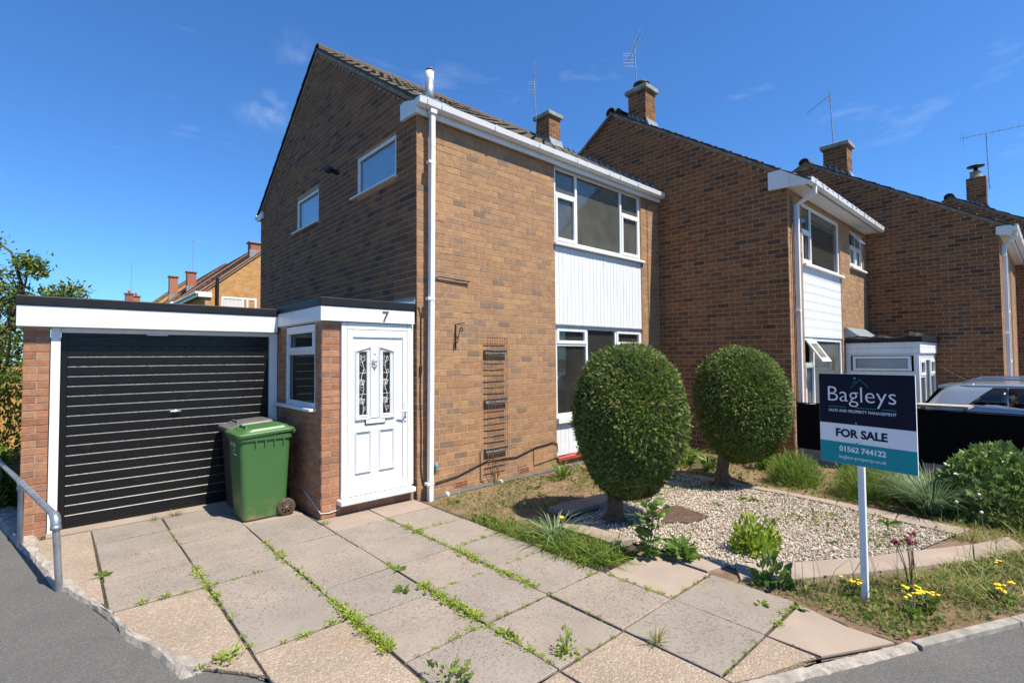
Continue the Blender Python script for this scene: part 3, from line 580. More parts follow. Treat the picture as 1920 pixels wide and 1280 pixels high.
# --- roofs
def tile_tpl(wd=.30, ln=.395):
    xs = np.array([0, .03, .075, .13, .165, .195, .225, .26, .30])/.30*wd; zs = np.array([.004, .0, -.002, .0, .012, .026, .032, .026, .006])
    V = [(x, 0, z+.034) for x, z in zip(xs, zs)]+[(x, ln, z+.006) for x, z in zip(xs, zs)]+[(x, 0, z+.008) for x, z in zip(xs, zs)]
    n = 9; F = [(i, i+1, n+i+1, n+i) for i in range(8)]+[(2*n+i, 2*n+i+1, i+1, i) for i in range(8)]
    V += [(xs[0], ln, -.012), (xs[-1], ln, -.012)]
    F += [(2*n, 0, n, 3*n), (n-1, 3*n-1, 3*n+1, 2*n-1)]
    return np.array(V), F
TV, TF = tile_tpl()
TILE = {}
def roof(parent, x0, x1, ye, ze, yr, zr, yback, mat, limit, verge=.05, rear=True):
    """front slope from eave (ye,ze) to ridge (yr,zr)"""
    sl = (zr-ze)/(yr-ye); ang = math.atan(sl); ln = math.hypot(yr-ye, zr-ze); zb = zr-sl*(yback-yr)
    b = MB(); b.xprism([(ye+.03, ze-.05), (yr, zr-.05), (yback-.03, zb-.05), (yback-.03, zb-.10), (yr, zr-.13), (ye+.03, ze-.10)], x0-.012, x1)
    ro = b.build('roof', M['verge_mortar'], parent)
    if mat not in TILE:
        me = bpy.data.meshes.new('tile'); me.from_pydata([tuple(v) for v in TV], [], TF); setmat(me, M[mat]); me.update(); TILE[mat] = me
    g = .335; rows = int(math.ceil((ln-.02)/g)); cols = int(math.ceil((x1-x0+verge)/.30)); wd = (x1-x0+verge)/cols
    base = BASE[parent.name]; L_ = []
    for side in ((1, -1) if rear else (1,)):
        for r in range(rows):
            for c in range(cols):
                s = r*g-.03; y = ye+side*0+math.cos(ang)*s if side == 1 else yback-math.cos(ang)*s; z = ze+math.sin(ang)*s
                x = x0-verge+c*wd if side == 1 else x0-verge+(c+1)*wd
                L_.append((side, x, y, z, r, c, wd))
    def dist(q): return (0 if q[0] == 1 else 1e4)+math.dist((q[1], q[2], q[3]), CAM)
    L_.sort(key=dist); VV = []; FF = []; 
    for i, (side, x, y, z, r, c, wd_) in enumerate(L_):
        dz = random.uniform(-.004, .004)-.045; ta = random.uniform(-.012, .012)
        over = min(1., (ln+.06-(r*g-.03))/.395); rot = Matrix.Rotation(0 if side == 1 else math.pi, 4, 'Z') @ Matrix.Rotation(ang+ta*.3, 4, 'X')
        if i < limit and side == 1:
            o = bpy.data.objects.new('tile', TILE[mat]); COL.objects.link(o); o.parent = ro
            o.location = (x-base[0], y-base[1], z+dz-base[2]); o.rotation_euler = (rot @ Matrix.Rotation(ta, 4, 'Z')).to_euler(); o.scale = (wd_/.30, over, 1)
        else:
            mtx = np.array(rot.to_3x3()); Q = (TV*np.array([wd_/.30, over, 1]))@mtx.T+np.array([x-base[0], y-base[1], z+dz-base[2]])
            FF += [tuple(k+len(VV)*len(TV) for k in f) for f in TF]; VV.append(Q)
    if VV:
        me = bpy.data.meshes.new('tiles'); me.from_pydata([tuple(v) for v in np.concatenate(VV)], [], FF); setmat(me, M[mat]); me.update()
        o = link('tiles', me, ro); o['kind'] = 'stuff'
    # ridge tiles
    prof = [(-.125, -.075), (-.11, -.005), (-.065, .04), (0, .058), (.065, .04), (.11, -.005), (.125, -.075)]
    n = max(1, int((x1-x0+verge)/.45)); w_ = (x1-x0+verge)/n; inn = [(a*.86, c-.016) for a, c in prof[::-1]]
    for i in range(n):
        xa = x0-verge+i*w_; b = MB(); dz = random.uniform(-.005, .005); b.xprism([(yr+a, zr+c+dz-.0) for a, c in prof]+[(yr+a, zr+c+dz) for a, c in inn], xa+.003, xa+w_-.003)
        b.build('ridge_tile', M[mat], ro)
    # mortar bed and cloak under the left verge
    b = MB(); b.xprism([(ye, ze-.085), (yr, zr-.095), (yback, zb-.085), (yback, zb-.045), (yr, zr-.045), (ye, ze-.045)], x0-verge+.012, x0-.0125); b.build('verge_bedding', M['verge_mortar'], ro)
    return ro
def gable_poly(mb, x, th, y0, y1, zflat, ytop, ztop):
    mb.xprism([(y0, zflat), (y1, zflat), (ytop, ztop)], x, x+th)
def chimney(parent, x0, x1, y0, y1, zb, zt, bm='brick_mixed', mm='mortar_sand', capm='cap_concrete', cap=True, limit=60, fl=True, pot=None, roofz=None):
    b = MB(); b.box(x0+.004, x1-.004, y0+.004, y1-.004, zb, zt); ch_ = b.build('chimney', M[mm], parent)
    sp = [('Y', y0, u, z, l, bm) for u, z, l in bond(x0, x1, zt-CH*math.floor((zt-zb)/CH), zt, bl=BL)]
    sp += [('X', x0, u, z, l, bm) for u, z, l in bond(y0, y1, zt-CH*math.floor((zt-zb)/CH), zt, bl=BL, phase=1)]
    sp += [('-X', x1, u, z, l, bm) for u, z, l in bond(y0, y1, zt-CH*math.floor((zt-zb)/CH), zt, bl=BL, phase=1)]
    lay_bricks(sp, ch_, limit)
    if cap: MB().box(x0-.055, x1+.055, y0-.055, y1+.055, zt, zt+.095).build('cap', M[capm], ch_, bevel=.01)
    if fl and roofz:
        b = MB(); b.add([(x0-.004, y0-.012, roofz(y0)-.05), (x1+.004, y0-.012, roofz(y0)-.05), (x1+.004, y0-.012, roofz(y0)+.15), (x0-.004, y0-.012, roofz(y0)+.15)], [(0, 1, 2, 3)])
        n = 4; st = (y1-y0)/n
        for i in range(n):
            ya = y0+i*st; b.prism([(x0-.014, ya, roofz(ya)-.06), (x0-.014, ya+st, roofz(ya+st)-.06), (x0-.014, ya+st*.98, roofz(ya+st)+.13), (x0-.014, ya+st*.2, roofz(ya)+.06)], [(x0-.004, ya, roofz(ya)-.06), (x0-.004, ya+st, roofz(ya+st)-.06), (x0-.004, ya+st*.98, roofz(ya+st)+.13), (x0-.004, ya+st*.2, roofz(ya)+.06)])
        b.prism([(x0-.02, y0-.10, roofz(y0-.1)-.0), (x1+.02, y0-.10, roofz(y0-.1)), (x1+.02, y0-.012, roofz(y0)+.02), (x0-.02, y0-.012, roofz(y0)+.02)], [(x0-.02, y0-.10, roofz(y0-.1)+.008), (x1+.02, y0-.10, roofz(y0-.1)+.008), (x1+.02, y0-.016, roofz(y0)+.15), (x0-.02, y0-.016, roofz(y0)+.15)])
        b.build('flashing', M['lead'], ch_)
    return ch_
def gutter(parent, x0, x1, y, z, joints, mat='white_upvc'):
    pr_ = [(0, .0), (0, -.075), (-.012, -.095), (-.06, -.1), (-.105, -.075), (-.118, -.0), (-.11, .004), (-.097, -.068), (-.058, -.09), (-.016, -.086), (-.008, -.07), (-.008, 0)]
    g = MB().xprism([(y+a, z+c) for a, c in pr_], x0, x1).build('gutter', M[mat], parent)
    for x in joints:
        q = [(a*1.06-(.004 if a < -.05 else -.004), c*1.06+(.002)) for a, c in pr_[:6]]
        MB().xprism([(y+a, z+c) for a, c in q]+[(y+a*.98, z+c*.97) for a, c in q[::-1]], x, x+.035).build('gutter_bracket', M[mat], g)
    for x in (x0, x1): MB().xprism([(y+a, z+c) for a, c in pr_[:6]], x-.004, x+.004).build('end_cap', M[mat], g)
    return g
def downpipe(parent, P, w=.065, mat='white_upvc', clips=(), wall=None):
    """square pipe through points"""
    b = MB(); h = w/2; P = [Vector(p) for p in P]; rings = []
    for i, p in enumerate(P):
        d1 = (P[min(i+1, len(P)-1)]-P[max(i-1, 0)]).normalized(); ax = Vector((1, 0, 0)); ay = d1.cross(ax).normalized(); 
        k = 1.
        if 0 < i < len(P)-1:
            a_ = (P[i]-P[i-1]).normalized(); c_ = (P[i+1]-P[i]).normalized(); k = 1/max(.5, math.cos(a_.angle(c_)/2))
        rings.append([p+ax*sx*h+ay*sy*h*k for sx, sy in ((-1, -1), (1, -1), (1, 1), (-1, 1))])
    for A_, B_ in zip(rings, rings[1:]): b.prism(A_, B_)
    dp = b.build('downpipe', M[mat], parent, bevel=.007)
    for (x, y, z) in clips: MB().box(x-w*.56-.03, x+w*.56, y-w*.56, y+w*.56, z, z+.035).build('pipe_clip', M[mat], dp, bevel=.004)
    return dp

# ------------------------------------------------------------------ the end house
z1 = lambda y: 7.33-.666*abs(y-3.25)
house = empty('terraced_house', (0, 0, 0), 'brown brick end house with white cladding panel and flue pipe on its roof', 'house', 'stepped row of brown brick houses')
HW = [(2.60, 5.10, 3.60, 4.95), (2.60, 5.10, .16, 3.60)]
wb = MB(); wall_slab(.0035, 5.733, -.35, 4.96, HW, 'Y', .0035, .23, wb); wf = wb.build('front_wall', M['mortar_sand'], house)
GWN = [(.527, 1.727, 4.25, 4.86), (3.26, 4.34, 4.20, 4.82)]
wb = MB(); wall_slab(.237, 6.64, -.35, 4.96, GWN, 'X', .0035, .23, wb)
wb.xprism([(.008, 4.96), (.008, 5.03), (3.25, 7.20), (6.49, 5.03), (6.64, 4.96)], .0035, .237); wb.box(.237, 5.733, 6.41, 6.64, -.35, 4.96)
wg = wb.build('gable_wall', M['mortar_sand'], house)
sp = [('Y', 0., u, z, l, 'brick_brown') for u, z, l in bond(0.0, 5.733, -.0857*2, 4.97, HW)]
clip1 = lambda z: (3.25-(7.33-.105-z-.03)/.666, min(6.64, 3.25+(7.33-.105-z-.03)/.666)) if z < 7.2 else None
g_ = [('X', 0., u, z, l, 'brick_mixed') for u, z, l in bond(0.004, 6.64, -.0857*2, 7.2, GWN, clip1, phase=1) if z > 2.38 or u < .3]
lay_bricks(sp, wf, 200); lay_bricks(g_, wg, 95)
def room(parent, x0, x1, y0, y1, z0, z1_, wallm='room_plaster', open_='Y'):
    c = [(x, y, z) for z in (z0, z1_) for y in (y0, y1) for x in (x0, x1)]
    fs = {'Y': (0, 1, 5, 4), 'B': (2, 6, 7, 3), 'L': (0, 4, 6, 2), 'R': (1, 3, 7, 5), 'T': (4, 5, 7, 6), 'F': (0, 2, 3, 1)}
    b = MB(); b.add(c, [f for k, f in fs.items() if k not in (open_, 'F')]); o = b.build('room', M[wallm], parent)
    MB().add([(x0, y0, z0+.004), (x1, y0, z0+.004), (x1, y1, z0+.004), (x0, y1, z0+.004)], [(0, 1, 2, 3)]).build('room_floor', M['carpet'], o)
room(house, .3, 5.65, .245, 3.9, 2.5, 4.94); room(house, .3, 5.65, .245, 3.9, .05, 2.42); room(house, .245, 5.65, 4.0, 6.3, 2.5, 4.94, open_='L')
window(house, 'Y', 0., 2.60, 5.10, 3.66, 4.945, [(2.60, 3.18, [4.49], {0: 'sash'}), (3.18, 4.47, [], {}), (4.47, 5.10, [4.49], {0: 'sash'})], sill=(.05, (.03, .06), .045))
window(house, 'Y', 0., 2.60, 5.10, .80, 2.31, [(2.60, 3.42, [1.99], {1: 'sash'}), (3.42, 4.26, [], {}), (4.26, 5.10, [1.99], {1: 'sash'})], 'glass_clear', sill=(.05, (.0, .02), .09))
clad = MB().box(2.60, 5.10, .037, .10, 2.315, 3.612).box(2.60, 5.10, .037, .10, .16, .708).build('cladding_panel', M['white_board'], house)
for k, (za, zb) in enumerate(((2.325, 3.605), (.19, .70))):
    n = 25; w_ = 2.49/n; u = MB()
    for i in range(n):
        x = 2.605+i*w_; r_ = MB(); d = random.uniform(-.0015, .0015)
        r_.zprism([(x+.002, .036), (x+.002, .028), (x+.010, .018+d), (x+w_-.002, .018+d), (x+w_-.002, .036)], za+random.uniform(0, .004), zb); r_.build('cladding_board', M['white_board'], clad)
MB().xprism([(.02, 2.295), (-.012, 2.30), (-.012, 2.318), (.02, 2.335)], 2.60, 5.10).build('drip_bead', M['galvanised'], clad)
sl_ = MB().xprism([(.06, .12), (-.05, .12), (-.055, .165), (.06, .19)], 2.58, 5.12).build('tile_sill', M['red_tile'], house)
MB().box(2.60, 5.10, .02, .2, -.3, .12).build('panel_plinth', M['mortar_sand'], house)
# gable windows with patterned glass
for (ya, yb, za, zb) in GWN:
    window(house, 'X', 0., ya, yb, za+.02, zb, [(ya, yb, [], {})], 'obscure_glass', dout=-.015, sill=(.06, (.04, .14), .03), fw=.055)
b = MB(); b.tube([(0.03, 2.43, 4.84), (-.12, 2.43, 4.86)], .04, 10); b.tube([(-.10, 2.43, 4.875), (-.16, 2.43, 4.86), (-.18, 2.43, 4.82)], .05, 10); b.build('vent_cowl', M['black_metal'], house)
roof(house, 0, 5.73, -.10, 5.105, 3.25, 7.33, 6.73, 'roof_tile', 240, verge=.055)
fa = MB().box(-.035, 5.70, -.07, -.05, 4.912, 5.06).build('fascia', M['white_upvc'], house)
MB().box(0.001, 5.70, -.049, -.001, 4.93, 4.95).build('soffit', M['white_upvc'], fa)
MB().xprism([(.32, 4.93), (.32, 5.15), (.2, 5.155), (-.085, 5.07), (-.085, 4.912)], -.055, -.004).build('bargeboard_box', M['white_upvc'], fa, bevel=.004)
MB().xprism([(6.40, 4.93), (6.40, 5.08), (6.78, 5.04), (6.78, 4.93)], -.05, -.004).build('bargeboard_box', M['white_upvc'], fa)
MB().tube([(-.06, 6.84, 5.03), (5.7, 6.84, 5.03)], .055, 8).build('rear_gutter', M['white_upvc'], house)
gutter(house, -.06, 5.70, -.072, 5.085, [.05, .27, 1.18, 2.08, 2.98, 3.86, 4.18, 4.75])
MB().zprism([(.115, -.165), (.215, -.165), (.215, -.085), (.115, -.085)], 4.93, 5.0).build('gutter_outlet', M['white_upvc'], house, bevel=.01)
downpipe(house, [(.165, -.115, 4.96), (.165, -.115, 4.5), (.155, -.10, 2.5), (.135, -.09, -.03)], clips=[(.162, -.112, 4.28), (.153, -.10, 2.52), (.137, -.09, .18)])
b = MB(); b.lathe((.45, .38, 5.36), [(.062, 0), (.062, .33)], 16); fl_ = b.build('flue', M['flue_steel'], house)
MB().lathe((.45, .38, 5.69), [(.058, 0), (.06, .01), (.06, .13), (.05, .135)], 16).build('flue_band', M['white_upvc'], fl_)
MB().lathe((.45, .38, 5.82), [(.045, 0), (.045, .02), (.055, .025), (.05, .045), (.02, .05)], 16).build('flue_cap', M['rust'], fl_)
MB().prism([(.22, .2, 5.315), (.75, .2, 5.315), (.75, .62, 5.59), (.22, .62, 5.59)], [(.22, .2, 5.335), (.75, .2, 5.335), (.75, .62, 5.61), (.22, .62, 5.61)]).build('flue_flashing', M['lead'], fl_)
c1 = chimney(house, 5.265, 5.665, 2.6, 3.05, 6.6, 7.60, 'brick_mixed', roofz=z1)
MB().lathe((5.42, 2.84, 7.69), [(.07, 0), (.065, .08), (.07, .09)], 12).build('chimney_pot', M['cap_concrete'], c1)
# stepped lead flashing where the roof meets the taller neighbour
for i in range(20):
    y = .0+i*.165; zz_ = z1(y)-.0
    MB().prism([(5.724, y, zz_-.05), (5.724, y+.175, zz_+.09), (5.724, y+.12, zz_+.19), (5.724, y+.02, zz_+.075)], [(5.7315, y, zz_-.05), (5.7315, y+.175, zz_+.09), (5.7315, y+.12, zz_+.19), (5.7315, y+.02, zz_+.075)]).build('flashing_step', M['lead'], house)
MB().prism([(5.45, -.08, z1(-.08)+.012), (5.72, -.08, z1(-.08)+.012), (5.72, 3.2, z1(3.2)+.012), (5.45, 3.2, z1(3.2)+.012)], [(5.45, -.08, z1(-.08)+.022), (5.72, -.08, z1(-.08)+.022), (5.72, 3.2, z1(3.2)+.022), (5.45, 3.2, z1(3.2)+.022)]).build('flashing_apron', M['lead'], house)
# air bricks
for x in (.685, 1.86):
    a = MB().box(x-.108, x+.108, -.006, .02, .052, .128).build('air_brick', M['terracotta'], house); h = MB()
    for i in range(7):
        for j in range(2): h.box(x-.088+i*.0265, x-.070+i*.0265, -.0075, .0, .064+j*.03, .080+j*.03)
    h.build('vent_holes', M['dark_void'], a)
b = MB(); b.tube([(.2, -.05, -.012), (1.0, -.05, -.004), (2.8, -.05, .0), (5.6, -.05, .01)], .034, 10); wp = b.build('waste_pipe', M['pipe_grey'], house)
for x in (.42, 1.35, 2.62, 3.9): MB().lathe((x, -.05, -.002), [(.038, -.016), (.041, 0), (.038, .016)], 10, 'x').build('pipe_clip', M['white_upvc'], wp)
# number plate lettering helper
def text(s, name, mat, parent, org, right, up, width=None, size=1., bold=0., ext=.0012, align='LEFT', height=None):
    cu = bpy.data.curves.new('txt', 'FONT'); cu.body = s; cu.size = size; cu.extrude = ext; cu.offset = bold; cu.align_x = align; cu.resolution_u = 3
    to = bpy.data.objects.new('txt', cu); COL.objects.link(to); dg = bpy.context.evaluated_depsgraph_get(); me = bpy.data.meshes.new_from_object(to.evaluated_get(dg))
    bpy.data.objects.remove(to); bpy.data.curves.remove(cu)
    V = np.array([v.co[:] for v in me.vertices]); sx = 1.
    if width: sx = width/(V[:, 0].max()-V[:, 0].min())
    sy = sx if not height else height/(V[:, 1].max()-V[:, 1].min())
    x0 = V[:, 0].min()
    R_, U_ = Vector(right).normalized(), Vector(up).normalized(); N_ = R_.cross(U_); base = BASE[parent.name]
    for v in me.vertices:
        p = Vector(org)+R_*((v.co.x-x0)*sx)+U_*(v.co.y*sy)+N_*v.co.z; v.co = p-Vector(base)
    me.materials.clear(); setmat(me, M[mat]); me.update(); return link(name, me, parent)

# ------------------------------------------------------------------ front porch
porch = empty('porch', (-.6, .9, 0), 'small red brick flat-roofed porch with white front door and number seven', 'porch')
PCH, PBL = .075, .225
YP = .065
pw = MB(); pw.box(-1.186, -.985, YP+.004, YP+.2, -.3, 2.22)
wall_slab(YP+.2, 1.64, -.3, 2.22, [(.25, 1.26, 1.20, 2.20)], 'X', -1.186, .1, pw); pw.box(-.985, 0-.002, YP+.004, YP+.12, -.3, .125)
pwo = pw.build('wall', M['mortar_grey'], porch)
sp = [('Y', YP, u, z, l, 'brick_red') for u, z, l in bond(-1.19, -.975, -.15, 2.21, ch=PCH, bl=PBL*.97)]
sp += [('Y', YP, u, z, l, 'brick_red') for u, z, l in bond(-.972, -.03, -.15, .13, ch=PCH, bl=PBL)]
sp += [('X', -1.19, u, z, l, 'brick_red') for u, z, l in bond(YP+.005, 1.6, -.15, 2.21, [(.25, 1.26, 1.20, 2.20)], ch=PCH, bl=PBL, phase=1)]
lay_bricks(sp, pwo, 290, ch=PCH)
window(porch, 'X', -1.19, .25, 1.26, 1.215, 2.19, [(.25, 1.26, [1.86], {1: 'sash'})], 'glass_dark', dout=-.01, sill=(.075, (.02, .29), .035), fw=.055)
fb = MB(); fb.box(-1.225, -.03, .005, .03, 2.21, 2.375); fb.box(-1.225, -1.20, .03, 1.47, 2.21, 2.375); fo = fb.build('fascia', M['white_upvc'], porch, bevel=.003)
fb = MB(); fb.box(-1.235, -.02, -.005, .028, 2.377, 2.475); fb.box(-1.235, -1.202, .028, 1.46, 2.377, 2.475); fb.build('roof_trim', M['black_trim'], porch, bevel=.008)
MB().box(-1.2, -.003, .03, 2.4, 2.377, 2.455).build('flat_roof', M['black_trim'], porch)
MB().box(-1.195, -.003, .075, 1.6, 2.20, 2.209).build('soffit', M['white_upvc'], porch)
MB().prism([(-.30, .03, 2.475), (-.0, .03, 2.47), (-.0, 1.4, 2.47), (-.3, 1.4, 2.475)], [(-.02, .03, 2.50), (-.002, .03, 2.56), (-.002, 1.4, 2.56), (-.02, 1.4, 2.50)]).build('roof_flashing', M['lead'], porch)
num = text('7', 'house_number', 'number_steel', porch, (-.475, .0035, 2.232), (1, 0, 0), (0, 0, 1), width=.085, height=.125, bold=.012, ext=.006); num['label'] = 'dark metal house number 7'
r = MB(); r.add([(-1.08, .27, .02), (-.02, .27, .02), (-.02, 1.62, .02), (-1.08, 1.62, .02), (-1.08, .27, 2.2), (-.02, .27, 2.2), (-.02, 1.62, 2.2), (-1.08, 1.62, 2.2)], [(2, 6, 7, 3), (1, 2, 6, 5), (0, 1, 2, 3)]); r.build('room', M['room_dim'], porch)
# door frame + door
df = MB(); y0, y1 = YP-.03, YP+.05
df.box(-.972, -.902, y0, y1, .19, 2.205); df.box(-.115, -.055, y0, y1, .19, 2.205); df.box(-.902, -.115, y0, y1, 2.12, 2.205); df.box(-.055, -.018, y0+.02, y1, .19, 2.205)
dfo = df.build('door_frame', M['white_upvc'], porch, bevel=.008)
MB().yprism([(-1.01, .125), (-.045, .125), (-.045, .185), (-1.01, .185)], y0-.09, y1).build('door_sill', M['white_upvc'], porch, bevel=.012)
yd = YP-.012
G = [(-.752, -.653), (-.447, -.348)]; gz = (1.115, 1.86)
dl = MB(); dholes = [(a, b_, *gz) for a, b_ in G]; wall_slab(-.900, -.117, .192, 2.118, dholes, 'Y', yd, .045, dl); door = dl.build('front_door', M['white_upvc'], porch)
b = MB()                                      # raised stile border of the leaf
for (a, c_, e, f_) in ((-.900, -.832, .192, 2.118), (-.180, -.117, .192, 2.118), (-.832, -.180, 2.03, 2.118), (-.832, -.180, .192, .30)): b.box(a, c_, yd-.016, yd-.0005, e, f_)
b.build('leaf_border', M['white_upvc'], door, bevel=.009)
def molding(P, w_, h, name):
    n = len(P); c = np.mean(P, 0); ins = []
    for p in P:
        p = np.array(p); ins.append(tuple(p+np.sign(c-p)*w_))
    mid = [tuple((np.array(p)+np.array(q))/2) for p, q in zip(P, ins)]
    b = MB(); V = [(x, yd-.0005, z) for x, z in P]+[(x, yd-h, z) for x, z in mid]+[(x, yd-.0005, z) for x, z in ins]
    b.add(V, [(k*n+i, k*n+(i+1) % n, (k+1)*n+(i+1) % n, (k+1)*n+i) for k in (0, 1) for i in range(n)]); return b.build(name, M['white_upvc'], door)
for k, (a, b_) in enumerate(G):
    lo, hi = (1.885, 1.935) if k == 0 else (1.935, 1.885); xa, xb = a-.058, b_+.058
    molding([(xa, 1.055), (xb, 1.055), (xb, hi), (xa, lo)], .030, .024, 'panel_molding')
    molding([(a-.028, gz[0]-.028), (b_+.028, gz[0]-.028), (b_+.028, gz[1]+.028), (a-.028, gz[1]+.028)], .03, .012, 'glazing_bead')
    MB().box(a, b_, yd+.012, yd+.018, *gz).build('pane', M['glass_dark'], door)
    L_ = MB(); xm = (a+b_)/2; yl = yd+.0105
    stem = [(xm+.016*math.sin(j*.95+k*2.2), yl, gz[0]+.01+j*.0363) for j in range(20)]; L_.tube(stem, .0028, 4)
    for zq in (1.36, 1.61): L_.tube([(a, yl, zq), (b_, yl, zq)], .0028, 4)
    for zq, rr in ((1.28, .03), (1.50, .03)):
        for r2 in (rr, rr*.5): L_.tube([(xm-.012+r2*math.cos(q*.7), yl, zq+r2*math.sin(q*.7)) for q in range(10)], .0026, 4)
        for q in range(4): L_.tube([(xm-.012+.03*math.cos(q*1.57), yl, zq+.03*math.sin(q*1.57)), (xm-.012+.048*math.cos(q*1.57+.5), yl, zq+.042*math.sin(q*1.57+.5)), (xm-.012+.03*math.cos(q*1.57+1.2), yl, zq+.03*math.sin(q*1.57+1.2))], .0022, 4)
    for zq, sg in ((1.16, 1), (1.40, -1), (1.60, 1), (1.69, -1)): L_.tube([(xm, yl, zq), (xm+sg*.034, yl, zq+.02), (xm+sg*.03, yl, zq+.055), (xm, yl, zq+.03)], .0022, 4)
    L_.tube([(xm-.025, yl, 1.82), (xm-.03, yl, 1.77), (xm, yl, 1.74), (xm+.03, yl, 1.77), (xm+.025, yl, 1.82), (xm, yl, 1.79), (xm-.025, yl, 1.82)], .0026, 4)
    L_.build('leading', M['print_white'], door)
    f = MB()
    for zq in (1.28, 1.50, 1.775): f.lathe((xm-.012*(zq < 1.7), yl+.003, zq), [(.024, 0), (.02, .003)], 10, 'y')
    f.build('stained_flower', M['flower_purple'], door)
for xa, xb in ((-.81, -.595), (-.505, -.29)): molding([(xa, .44), (xb, .44), (xb, .945), (xa, .945)], .034, .022, 'panel_molding')
lp = MB().box(-.682, -.415, yd-.008, yd-.0005, 1.0, 1.075).build('letterbox', M['black_metal'], door)
MB().box(-.672, -.425, yd-.018, yd-.0085, 1.01, 1.066).build('letter_flap', M['white_upvc'], lp, bevel=.004)
kn = MB(); kn.lathe((-.55, yd-.012, 1.77), [(.035, -.004), (.032, -.014), (.02, -.02)], 12, 'y'); kn.tube([(-.55+.032*math.cos(q), yd-.03, 1.765+.05*math.sin(q)) for q in [x*.42 for x in range(16)]], .006, 6)
kn.lathe((-.55, yd-.022, 1.71), [(.016, 0), (.012, -.015)], 8, 'y'); kn.lathe((-.55, yd-.01, 1.845), [(.012, 0), (.006, -.012)], 8, 'y'); kn.build('knocker', M['white_upvc'], door)
hb = MB(); hb.box(-.168, -.132, yd-.028, yd-.0165, 1.0, 1.24); ho = hb.build('handle', M['white_upvc'], door, bevel=.008)
MB().tube([(-.150, yd-.028, 1.125), (-.150, yd-.07, 1.125), (-.165, yd-.075, 1.127), (-.25, yd-.07, 1.135)], [.011, .011, .011, .008], 8).build('lever', M['white_upvc'], ho)
MB().lathe((-.150, yd-.029, 1.05), [(.011, 0), (.009, -.006)], 10, 'y').build('lock', M['galvanised'], ho)

# ------------------------------------------------------------------ garage
gar = empty('garage', (-2.4, 4, 0), 'flat-roofed single garage with black ribbed up-and-over door', 'garage')
YG = 1.565
gw_ = MB(); gw_.box(-3.636, -3.44, YG+.004, YG+.3, -.3, 2.2); gw_.box(-3.633, -3.5, YG+.3, 6.6, -.3, 2.2); gw_.box(-3.5, -.01, 6.4, 6.6, -.3, 2.2)
gwo = gw_.build('wall', M['mortar_grey'], gar)
sp = [('Y', YG, u, z, l, 'brick_red') for u, z, l in bond(-3.64, -3.435, -.225, 2.14, ch=PCH, bl=PBL*.94)]
sp += [('X', -3.64, u, z, l, 'brick_red') for u, z, l in bond(YG+.005, 6.6, -.225, 2.14, ch=PCH, bl=PBL, phase=1)]
lay_bricks(sp, gwo, 290, ch=PCH)
fr_ = MB(); fr_.box(-3.433, -3.356, YG-.012, YG+.1, -.0, 2.13); fr_.box(-1.29, -1.196, YG+.0, YG+.1, -.0, 2.13); fr_.box(-3.356, -1.29, YG+.002, YG+.1, 2.082, 2.13); fr_.build('door_frame', M['white_upvc'], gar, bevel=.005)
fb = MB(); fb.box(-3.69, -1.226, YG-.10, YG-.075, 2.135, 2.345); fb.box(-3.69, -3.665, YG-.075, 6.6, 2.135, 2.345); fb.build('fascia', M['white_upvc'], gar, bevel=.003)
fb = MB(); fb.box(-3.70, -1.237, YG-.112, YG-.08, 2.347, 2.445); fb.box(-3.70, -3.668, YG-.08, 6.6, 2.347, 2.445); fb.build('roof_trim', M['black_trim'], gar, bevel=.008)
MB().box(-3.66, -.003, YG-.07, 6.6, 2.347, 2.42).build('flat_roof', M['black_trim'], gar); MB().box(-3.66, -1.24, YG-.07, YG+.2, 2.131, 2.139).build('soffit', M['white_upvc'], gar)
dy = YG+.055
gd = MB().box(-3.352, -1.294, dy+.012, dy+.05, .015, 2.08).build('garage_door', M['garage_black'], gar)
b = MB(); b.box(-3.350, -3.30, dy-.006, dy+.012, .015, 2.08); b.box(-1.345, -1.296, dy-.006, dy+.012, .015, 2.08); b.box(-3.30, -1.345, dy-.006, dy+.012, 2.045, 2.08); b.box(-3.30, -1.345, dy-.006, dy+.012, .015, .05); b.build('door_stile', M['garage_black'], gd, bevel=.004)
n = 19; ph_ = (2.043-.052)/n
for i in range(n):
    z = .052+i*ph_; q = .0
    P_ = [(dy+.0115, z), (dy-.002, z+.0015), (dy-.006, z+.006), (dy-.007, z+ph_-.016), (dy-.0055, z+ph_-.0125), (dy+.003, z+ph_-.003), (dy+.0115, z+ph_-.001)]
    ro_ = MB().xprism(P_, -3.298, -1.347).build('door_rib', [M['garage_black'], M['crest_highlight']], gd); ro_.data.polygons[6].material_index = 1
hb = MB(); hb.lathe((-2.33, dy-.008, 1.18), [(.022, .002), (.022, -.02), (.015, -.028)], 10, 'y'); hb.tube([(-2.385, dy-.034, 1.176), (-2.33, dy-.04, 1.18), (-2.275, dy-.034, 1.176)], .009, 6); hb.build('handle', M['chrome'], gd)
MB().box(-2.62, -2.42, YG-.004, YG+.03, 2.068, 2.081).build('catch_plate', M['white_upvc'], gar)
b = MB(); b.add([(-3.3, dy+.06, 0), (-1.3, dy+.06, 0), (-1.3, 6, 0), (-3.3, 6, 0)], [(0, 1, 2, 3)]); b.build('garage_floor', M['cap_concrete'], gar)

